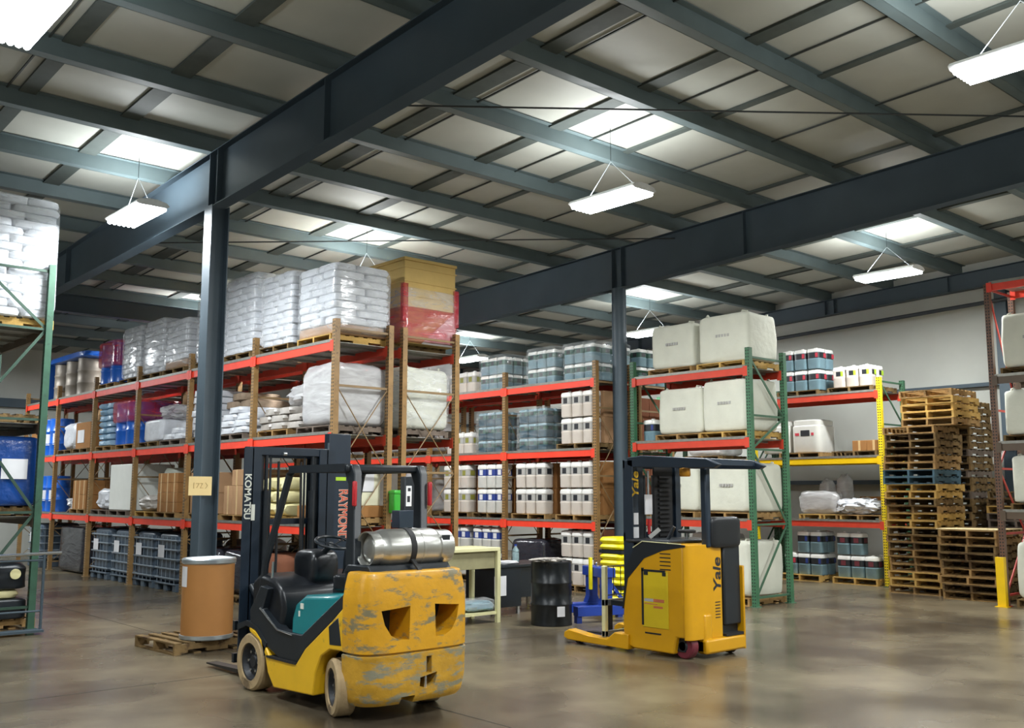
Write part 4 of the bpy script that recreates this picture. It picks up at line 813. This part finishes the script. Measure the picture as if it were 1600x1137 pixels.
for o in (cw, cl):
    o.data.set_sharp_from_angle(angle=radians(32)); q = o.modifiers.new('wn', 'WEIGHTED_NORMAL'); q.keep_sharp = True; q.weight = 80
G().m(blackp).box(-.54, .54, .30, .345, .2, 1.15).build('dark_vent_backing', FK)  # black panel added behind the vent holes, its colour stands in for shade inside
G().m(chrome).cyl((.07, .05, .22), (.07, .05, .5), .014, n=10).build('tow_pin', FK)
# chassis sides
side = [(2.04, .60), (1.88, .56), (1.69, .44), (1.61, .36), (1.12, .36), (.97, .51), (.52, .80), (.34, .93), (.30, .93), (.30, .56), (.56, .55), (.70, .48), (.79, .33), (.82, .13), (1.52, .10), (1.64, .22), (1.70, .37), (1.83, .49), (2.02, .55)]
for k in (-1, 1):
    o = G().m(yel).prism(side, 'X', k*.57, k*.40).build('side_frame', FK, .012)
    cut(o, G().m(blackp).prism([(.57, .74), (.43, .82), (.38, .60), (.56, .59)], 'X', k*.7, k*.3).build('c')) if False else None
    G().m(blackp).prism([(.58, .74), (.43, .83), (.375, .60), (.56, .59)], 'X', k*.5745, k*.55).build('side_vent', FK, .006)
    G().m(blackr).box(min(k*.58, k*.35), max(k*.58, k*.35), 1.12, 1.66, .355, .375).build('step_plate', FK)
    G().m(blackp).prism([(2.02, .6), (2.05, .75), (1.84, 1.0), (1.70, .98), (1.80, .78), (1.48, .62), (1.05, .62), (.34, 1.05), (.31, .98), (.34, .93), (.52, .80), (.97, .51), (1.12, .37), (1.44, .37), (1.69, .45), (1.87, .57)], 'X', k*.562, k*.44).build('side_cowl', FK, .01)
    G().m(chrome).tube([(k*.57, 1.82, .79), (k*.57, 1.64, .70), (k*.57, 1.48, .625), (k*.57, 1.2, .605)], .009).build('edge_trim', FK)
G().m(blackp).box(-.30, .30, .36, 2.05, .14, .60).build('chassis_core', FK)
G().m(blackr).box(-.44, .44, 1.05, 1.75, .36, .42).build('floor_mat', FK)
# hood, seat, dash
h_ = [(1.30, .44), (1.29, .75), (1.23, .88), (1.07, .965), (.62, 1.0), (.42, 1.03), (.42, .6), (1.05, .44)]
g = G().m(teal); g.loft([[(x, y, z-(abs(x) > .5)*.012) for y, z in h_] for x in (-.53, -.50, .50, .53)], sm=False); g.build('engine_hood', FK, .03)
G().m(wlet).box(-.536, -.53, 1.08, 1.13, .84, .89).box(-.536, -.53, 1.14, 1.16, .77, .82).build('hood_sticker', FK)
blob('seat_cushion', vinyl, .50, .52, .16, .03, 2, 1, .35, 18, FK, loc=(0, .86, .98)); o = blob('seat_back', vinyl, .48, .15, .42, .03, 2, 2, .4, 18, FK, loc=(0, .58, 1.04)); o.rotation_euler = (radians(-8), 0, 0)
G().m(blackp).box(-.22, .22, .55, 1.1, .94, 1.0).build('seat_base', FK)
G().m(vinyl).prism([(1.62, .40), (2.12, .40), (2.14, 1.02), (1.98, 1.10), (1.70, 1.06), (1.56, .98), (1.50, .80)], 'X', -.50, .50).build('dash_cowl', FK, .04)
blob('steering_console', vinyl, .34, .42, .34, .05, 2, 5, .5, 16, FK, loc=(0, 1.78, .98))
G().m(blackp).cyl((0, 1.80, 1.2), (0, 1.50, 1.38), .03).build('steering_column', FK)
R_ = .185; an = radians(28); ring = [(R_*cos(2*pi*k/28), 1.45+R_*sin(2*pi*k/28)*cos(an), 1.40-R_*sin(2*pi*k/28)*sin(an)*-.6) for k in range(28)]
g = G().m(blackp).tube(ring, .015, 8, True); g.build('steering_wheel', FK)
for a in (30, 150, 270): a = radians(a); G().m(blackp).bar((0, 1.45, 1.38), (R_*cos(a), 1.45+R_*sin(a)*cos(an), 1.40+R_*sin(a)*sin(an)*.6), .02, .012).build('wheel_spoke', FK)
for k in range(3): G().m(blackp).cyl((.26+.06*k, 1.72, 1.05), (.27+.06*k, 1.62, 1.25), .007).cyl((.27+.06*k, 1.625, 1.24), (.27+.06*k, 1.61, 1.28), .016).build('control_lever', FK)
G().m(chrome).cyl((-.47, 1.80, 1.0), (-.47, 1.78, 1.22), .012).build('grab_handle', FK)
# overhead guard
for k in (-1, 1):
    G().m(blackp).prism([(.28, .93), (.44, .90), (.62, 1.06), (.60, 1.95), (.66, 2.06), (.66, 2.13), (.54, 2.13), (.49, 2.05), (.48, 1.25), (.36, 1.10)], 'X', k*.40, k*.32).build('rear_guard_post', FK, .012)
    G().m(blackp).bar((k*.40, .60, 2.10), (k*.40, 1.60, 2.10), .07, .07).build('guard_rail', FK)
    G().m(blackp).tube([(k*.40, 1.56, 2.10), (k*.41, 1.62, 2.05), (k*.46, 1.95, 1.2), (k*.47, 1.98, .95)], .035, 8).build('front_guard_post', FK)
    G().m(redl).box(k*.41-.018, k*.41+.018, .45, .49, 1.76, 1.98).build('tail_light', FK, .012)
G().m(blackp).box(-.43, .43, .56, .66, 2.06, 2.13).build('rear_guard_bar', FK, .02); G().m(blackp).box(-.43, .43, 1.55, 1.62, 2.07, 2.13).build('front_guard_bar', FK, .015)
for k in range(7): G().m(blackp).box(-.36+.12*k-.012, -.36+.12*k+.012, .64, 1.58, 2.085, 2.12).build('guard_slat', FK)
# propane tank
T0 = (-.345, .36, 1.395); SH = lambda p: [(r, z*.9) for r, z in p]
G().m(blackp).prism([(.16, 1.20), (.60, 1.20), (.54, 1.26), (.22, 1.26)], 'X', -.42, .44).build('tank_cradle', FK, .01)
pr_ = [(0, .02), (.06, .015), (.10, .03), (.125, .055)]+[(.155, .11), (.165, .16), (.168, .17), (.168, .55), (.172, .555), (.172, .575), (.168, .58), (.168, .74), (.155, .79), (.11, .83), (0, .84)]
t = FK
o = G().m(alum).lathe(SH(pr_), T0, 36, 'X').build('propane_tank', FK); G().m(alum).lathe([(.135, .06), (.14, -.01), (.15, -.015), (.152, -.005), (.148, .08)], T0, 36, 'X').build('tank_foot_ring', o)
g = G().m(alum)
g.lathe(SH([(.14, .78), (.145, .95), (.15, .95), (.152, .78)]), T0, 36, 'X'); g.build('tank_collar', o); G().m(blackp).box(.38, .46, .222, .24, 1.43, 1.50).build('collar_opening', o).rotation_euler = (0, 0, 0)
G().m(blackr).lathe([(.170, .36), (.176, .362), (.176, .415), (.170, .417)], T0, 36, 'X').build('tank_strap', FK); G().m(blackr).bar((.02, .19, 1.30), (.06, .03, 1.13), .045, .014).build('strap_latch', FK)
G().m(chrome).cyl((.44, .36, 1.395), (.50, .36, 1.395), .025).build('tank_valve', FK)
G().m(blackr).tube([(.47, .36, 1.4), (.50, .42, 1.33), (.44, .52, 1.22), (.40, .6, 1.0)], .012).build('gas_hose', FK)
# wheels
def wheel(nm, x, y, r, w_, parent, rz=0, tm=tyre):
    o = G().m(tm).lathe([(r*.66, -w_/2), (r*.93, -w_/2), (r, -w_*.38), (r, w_*.38), (r*.93, w_/2), (r*.66, w_/2), (r*.64, 0), (r*.66, -w_/2)], (0, 0, 0), 40, 'X').build(nm, parent, loc=(x, y, r)); o.rotation_euler = (0, 0, rz)
    G().m(rim).lathe([(0, -w_*.28), (r*.2, -w_*.3), (r*.26, -w_*.2), (r*.5, -w_*.16), (r*.6, -w_*.4), (r*.66, -w_*.42), (r*.66, w_*.42), (r*.5, w_*.3), (0, w_*.3)], (0, 0, 0), 32, 'X').build('rim', o)
    g = G().m(chrome)
    for k in range(6): a = pi*k/3; g.cyl((-w_*.17-.02, r*.36*cos(a), r*.36*sin(a)), (-w_*.17+.0, r*.36*cos(a), r*.36*sin(a)), .014, n=6)
    g.build('wheel_nuts', o); return o
wheel('front_wheel', -.47, 2.02, .268, .19, FK); wheel('front_wheel', .47, 2.02, .268, .19, FK).rotation_euler = (0, 0, pi)
wheel('rear_wheel', -.475, .52, .24, .17, FK, radians(-18)); wheel('rear_wheel', .45, .52, .24, .17, FK, pi-radians(18))
for k in (-1, 1): G().m(blackp).prism([(1.72, .36), (1.78, .50), (1.92, .585), (2.1, .60), (2.28, .54), (2.28, .60), (2.1, .65), (1.88, .62), (1.68, .48)], 'X', k*.57, k*.33).build('front_fender', FK)
# mast, carriage and forks
for k in (-1, 1):
    g = G().m(navym); x = k*.44
    g.box(min(x, x-k*.012), max(x, x-k*.012), 2.33, 2.50, .08, 2.33).box(min(x, x-k*.10), max(x, x-k*.10), 2.33, 2.35, .08, 2.33).box(min(x, x-k*.10), max(x, x-k*.10), 2.48, 2.50, .08, 2.33); g.build('outer_mast_rail', FK)
    x = k*.36; g = G().m(blackp); g.box(min(x, x-k*.012), max(x, x-k*.012), 2.37, 2.52, .12, 2.33).box(min(x, x-k*.07), max(x, x-k*.07), 2.37, 2.385, .12, 2.33).box(min(x, x-k*.07), max(x, x-k*.07), 2.505, 2.52, .12, 2.33); g.build('inner_mast_rail', FK)
    G().m(blackp).cyl((k*.27, 2.36, .1), (k*.27, 2.36, 1.9), .035).cyl((k*.27, 2.36, 1.9), (k*.27, 2.36, 2.26), .02).build('lift_cylinder', FK)
    G().m(blackp).box(k*.2-.012, k*.2+.012, 2.40, 2.41, .3, 2.25).build('lift_chain', FK)
    G().m(blackr).tube([(k*.14, 2.36, .5), (k*.14, 2.34, 1.2), (k*.13, 2.36, 2.2)], .014).build('hydraulic_hose', FK)
    G().m(blackp).cyl((k*.38, 1.95, .62), (k*.40, 2.34, .95), .035).build('tilt_cylinder', FK)
    fx = k*.24; G().m(mat('fork_steel', '#33302e', .5, .4, .15, 6)).prism([(2.60, .03), (3.52, .035), (3.52, .05), (2.66, .075), (2.65, .60), (2.60, .60)], 'X', fx-.06, fx+.06).build('fork', FK)
for z, h2 in ((2.24, .11), (1.55, .06), (.32, .12)): G().m(navym).box(-.44, .44, 2.48, 2.515, z, z+h2).build('mast_crossbar', FK)
G().m(navym).box(-.46, .46, 2.34, 2.37, 2.26, 2.345).build('mast_top_bar', FK, .006)
for z in (.18, .5): G().m(blackp).box(-.46, .46, 2.555, 2.60, z, z+.09).build('carriage_bar', FK)
G().m(chrome).cyl((-.1, 2.33, 2.28), (-.06, 2.33, 2.28), .02).build('mast_bolt', FK)
letters('KOMATSU', .098, wlet, FK, basis((-.492+.005, 2.327, 1.84), (0, 0, -1), (1, 0, 0)), 'mast_lettering', .001, .002, sx=1.0)
G().m(wlet).box(-.44, -.40, 2.3275, 2.3290, 1.60, 1.76).build('white_decal', FK)
G().m(navym).box(-.53, -.44, 2.33, 2.345, .3, 2.33).build('mast_flange', FK); G().m(navym).box(.44, .53, 2.33, 2.345, .3, 2.33).build('mast_flange', FK)
# ------------------------------------------------------------------ parked reach truck mast seen past the forklift
t = thing('parked_truck_mast', 'navy mast with red lettering standing behind the yellow forklift', 'truck mast', (6.72, 10.85, 0))
G().m(navym).box(-.15, .17, 0, .12, .05, 2.62).build('mast_rail', t, .008); G().m(steel).cyl((-.17, -.01, .4), (-.17, -.01, 2.5), .012).build('edge_pipe', t); G().m(blackp).box(-.3, .4, -.35, .25, .02, .9).build('truck_base', t, .03)
G().m(lime).box(-.045, .105, -.004, -.001, 2.03, 2.075).build('yellow_sticker', t)
letters('RAYMOND', .19, plet, t, basis((.07, -.002, 1.60), (0, 0, -1), (1, 0, 0)), 'lettering_edge', .0006, .009, 0, .68); letters('RAYMOND', .19, rlet, t, basis((.07, -.006, 1.60), (0, 0, -1), (1, 0, 0)), 'red_lettering', .0006, .0, 0, .68)
t = thing('equipment_post', 'black equipment post with a white printed strip right of the forklift guard', 'equipment', (8.78, 11.95-.35, 0))
t.location = (8.76, 12.17, 0); G().m(blackp).box(-.1, .1, -.04, .08, 0, 2.12).build('post', t, .01); G().m(navym).box(-.22, .2, -.08, .12, 1.36, 1.62).build('control_box', t, .01); G().m(paper).box(-.08, .02, -.046, -.041, 1.68, 1.98).build('white_strip', t); G().m(blk).box(-.06, -.01, -.048, -.0465, 1.74, 1.83).box(-.05, .0, -.048, -.0465, 1.90, 1.95).build('strip_print', t); G().m(blackp).box(-.25, .25, -.2, .2, 0, .04).build('foot', t)
# ------------------------------------------------------------------ yellow reach truck, local y points forward
RT = thing('reach_truck', 'yellow stand-up reach truck with black guard and seat pad', 'reach truck', (9.6, 7.2, 0))
side = [(1.01, .30), (1.0, .52), (.93, .98), (.82, 1.20), (.69, 1.29), (.0, 1.28), (-.06, 1.24), (-.06, .05), (.0, .05), (.02, .22), (.20, .24), (.22, .05), (.84, .05), (.99, .10)]
def rt_ring(z, x1=.13, r=.09): # rounded rear-left corner
    return [(-.5, .9, z), (-.5, r, z)]+[(-.5+r-r*cos(a), r-r*sin(a)-.0, z) for a in [pi/2*k/5 for k in range(1, 6)]]+[(x1, 0, z), (x1, .9, z)]
g = G().m(yel2); g.prism([(1.01, .30), (1.0, .52), (.93, .98), (.82, 1.20), (.69, 1.29), (.08, 1.285), (.08, .24), (.20, .24), (.24, .05), (.84, .05), (.99, .10)], 'X', -.5, .5); g.build('truck_body', RT, .02)
g = G().m(yel2); g.loft([[(x, y, z) for x, y, z in [(-.5, .08, z), (-.5, .075, z), (-.488, .05, z), (-.465, .02, z), (-.42, 0, z), (.11, 0, z), (.13, .02, z), (.13, .08, z)]] for z in (.22, 1.285)], sm=False); g.build('rear_cover', RT, .012)

G().m(yel2).box(-.25, .5, -.05, .1, .05, .22).build('bumper', RT, .03); G().m(yel2).box(-.25, -.1, -.02, .1, .05, .5).build('bumper_end', RT, .03)
G().m(blackp).box(.13, .47, .05, .12, .22, 1.3).build('operator_bay_back', RT); G().m(yel2).box(.47, .5, -.05, .4, .05, 1.02).build('right_wall', RT, .012); G().m(blackr).box(.13, .47, -.04, .1, .222, .25).build('step_mat', RT)
blob('seat_pad', vinyl, .58, .16, .36, .03, 2, 1, .3, 20, RT, loc=(.18, .03, 1.24)); G().m(blackp).box(.15, .47, -.01, .08, .34, 1.30).build('seat_back_panel', RT, .02)
arc = [(1.0, .5), (.92, .86), (.66, 1.11), (.38, 1.21), (-.05+.1, 1.265), (.05, 1.285), (.65, 1.31), (.82, 1.22), (.94, 1.0), (1.015, .5)]
G().m(blackp).prism(arc, 'X', -.506, -.49).build('black_side_panel', RT); G().m(cream).tube([(-.507, .1, 1.295), (-.507, .68, 1.31), (-.507, .83, 1.23)], .006, 6).build('edge_trim', RT)
G().m(blackp).box(-.48, .46, .30, .98, 1.285, 1.33).build('deck_cover', RT, .02)
G().m(yelp).box(-.508, -.498, .30, .69, .32, .97).build('battery_panel', RT, .004); G().m(blackp).box(-.512, -.500, .67, .70, .34, 1.0).box(-.512, -.5, .34, .70, .96, .985).box(-.514, -.5, .33, .38, .92, .965).box(-.514, -.5, .60, .66, .92, .965).build('panel_edge', RT)
G().m(mat('faded_red_print', '#c06a48', .5)).box(-.5095, -.5085, .36, .52, .615, .65).build('red_print', RT); G().m(greyl).box(-.5095, -.5085, .52, .66, .615, .65).build('grey_print', RT); G().m(mat('faded_red_print', '#c06a48', .5)).box(-.5095, -.5085, .38, .52, .545, .57).box(-.5095, -.5085, .46, .66, .585, .595).build('red_print', RT)
for k in range(5): G().m(blackp).box(-.5035, -.499, .26, .42, 1.17-.045*k, 1.182-.045*k).build('side_louvre', RT)
for k in range(6): G().m(blackp).box(-.02, .07, -.0035, .001, .44+.035*k, .45+.035*k).build('rear_louvre', RT)
letters('Yale', .20, blk, RT, basis((.03, -.003, .93), (0, 0, 1), (-1, 0, 0)), 'rear_lettering', .001, .004, .15, 1.15)
G().m(blackp).box(-.5045, -.4995, .42, .66, .245, .262).build('faded_badge', RT)
o = G().m(polyr).lathe([(0, -.055), (.13, -.055), (.145, -.04), (.145, .04), (.13, .055), (0, .055)], (0, 0, 0), 28, 'X').build('drive_wheel', RT, loc=(-.37, .16, .145)); G().m(blackp).lathe([(0, -.07), (.05, -.07), (.07, -.05), (.07, 0)], (0, 0, 0), 20, 'X').build('hub', o)
o = G().m(blackr).lathe([(0, -.04), (.08, -.04), (.085, .04), (0, .04)], (0, 0, 0), 24, 'X').build('caster_wheel', RT, loc=(.36, .1, .085)); G().m(blackp).box(-.44, .44, .12, .9, .08, .3).build('underframe', RT)
for k in (-1, 1):
    x = k*.47
    G().m(yel2).prism([(.9, .03), (1.92, .04), (1.99, .07), (1.98, .13), (1.90, .17), (1.55, .13), (1.25, .12), (1.12, .21), (.9, .21)], 'X', x-.07, x+.07).build('outrigger', RT, .012)
    o = G().m(blackr).lathe([(0, -.045), (.058, -.045), (.06, .045), (0, .045)], (0, 0, 0), 20, 'X').build('load_wheel', RT, loc=(x-k*.04, 1.8, .061))
    G().m(navym).box(k*.41-.05, k*.41+.05, .86, 1.02, .2, 2.28).build('outer_mast_rail', RT, .006)
    G().m(blackp).box(k*.29-.07, k*.29+.07, .90, 1.04, .2, 2.26).build('inner_mast_rail', RT, .006)
    G().m(blackp).cyl((k*.12-.05, .96, .3), (k*.12-.05, .96, 2.1), .045).build('lift_cylinder', RT)
    G().m(mat('fork_steel', '#33302e')).prism([(1.50, .03), (2.25, .035), (2.25, .05), (1.56, .07), (1.55, .5), (1.50, .5)], 'X', k*.2-.05, k*.2+.05).build('fork', RT)
    G().m(cream).box(k*.43-.03, k*.43+.03, 1.34, 1.40, .12, .98).build('load_backrest_post', RT, .01)
    G().m(blackp).box(k*.3-.05, k*.3+.05, 1.0, 1.34, .5, .56).build('reach_arm', RT)
for z in (2.18, 1.3, .6): G().m(navym).box(-.46, .46, .99, 1.02, z, z+.1).build('mast_crossbar', RT)
for k in range(7): G().m(rod).cyl((-.40+.133*k, 1.37, .62), (-.40+.133*k, 1.37, .97), .006, n=6).build('backrest_bar', RT)
for z in (.62, .97): G().m(rod).cyl((-.44, 1.37, z), (.44, 1.37, z), .008, n=6).build('backrest_rail', RT)
for z in (.12, .5): G().m(hoop).box(-.46, .46, 1.34, 1.40, z, z+.07).build('carriage_bar', RT)
for k in range(14): G().m(blackr).box(.02, .24, .84, .87, 1.35+.055*k, 1.375+.055*k).build('hose_guide', RT)
G().m(blackr).box(-.04, .30, .87, .90, 1.3, 2.24).build('hose_carrier', RT)
G().m(chrome).cyl((-.2, .84, 1.85), (-.2, .84, 2.15), .014).build('cylinder_rod', RT); G().m(paper).box(-.27, -.14, .825, .84, 1.62, 1.86).build('white_plate', RT); G().m(redl).cyl((-.19, .84, 1.38), (-.19, .84, 1.56), .02).build('red_marker', RT)
letters('Yale', .16, gold, RT, basis((-.41, .856, 1.98), (0, 0, 1), (-1, 0, 0)), 'mast_lettering', .001, .003, .15, 1.15)
G().m(paper).box(-.45, -.37, .853, .859, 1.5, 1.64).build('white_decal', RT); G().m(paper).box(-.455, -.365, .853, .859, 1.34, 1.47).build('white_decal', RT)
# overhead guard, post, controls
G().m(navym).prism([(-.42, 2.20), (-.35, 2.16), (.88, 2.19), (.95, 2.22), (.95, 2.31), (.7, 2.33), (-.25, 2.27)], 'X', -.46, -.38).build('guard_side_rail', RT, .01); G().m(navym).prism([(-.42, 2.20), (-.35, 2.16), (.88, 2.19), (.95, 2.22), (.95, 2.31), (.7, 2.33), (-.25, 2.27)], 'X', .42, .5).build('guard_side_rail', RT, .01)
for k in range(8): y = -.30+.155*k; G().m(navym).box(-.40, .44, y, y+.03, 2.20+.012*k, 2.25+.012*k).build('guard_slat', RT)
G().m(navym).prism([(-.02, 1.25), (.07, 1.25), (.07, 2.2), (-.02, 2.2)], 'X', -.17, -.08).build('guard_post', RT, .02)
G().m(mat('amber_beacon', '#a8741c', .3, 0, .1)).lathe([(0, 0), (.06, 0), (.07, .02), (.065, .1), (0, .11)], (.1, .5, 2.08), 20).build('amber_lamp', RT)
G().m(blackp).cyl((-.25, .5, 1.33), (-.22, .42, 1.48), .022).build('control_handle', RT); G().m(blackr).lathe([(.09, 0), (.11, .01), (.11, .03), (.09, .04), (0, .04)], (.05, .45, 1.4), 20).build('tiller_wheel', RT); G().m(chrome).cyl((.05, .45, 1.33), (.05, .45, 1.41), .02).build('tiller_column', RT); G().m(greyl).bar((-.35, .7, 1.35), (-.28, .6, 1.45), .03, .05).build('grey_grip', RT)

for k in PAL: kill(PAL[k])
for k in JUG: kill(JUG[k])
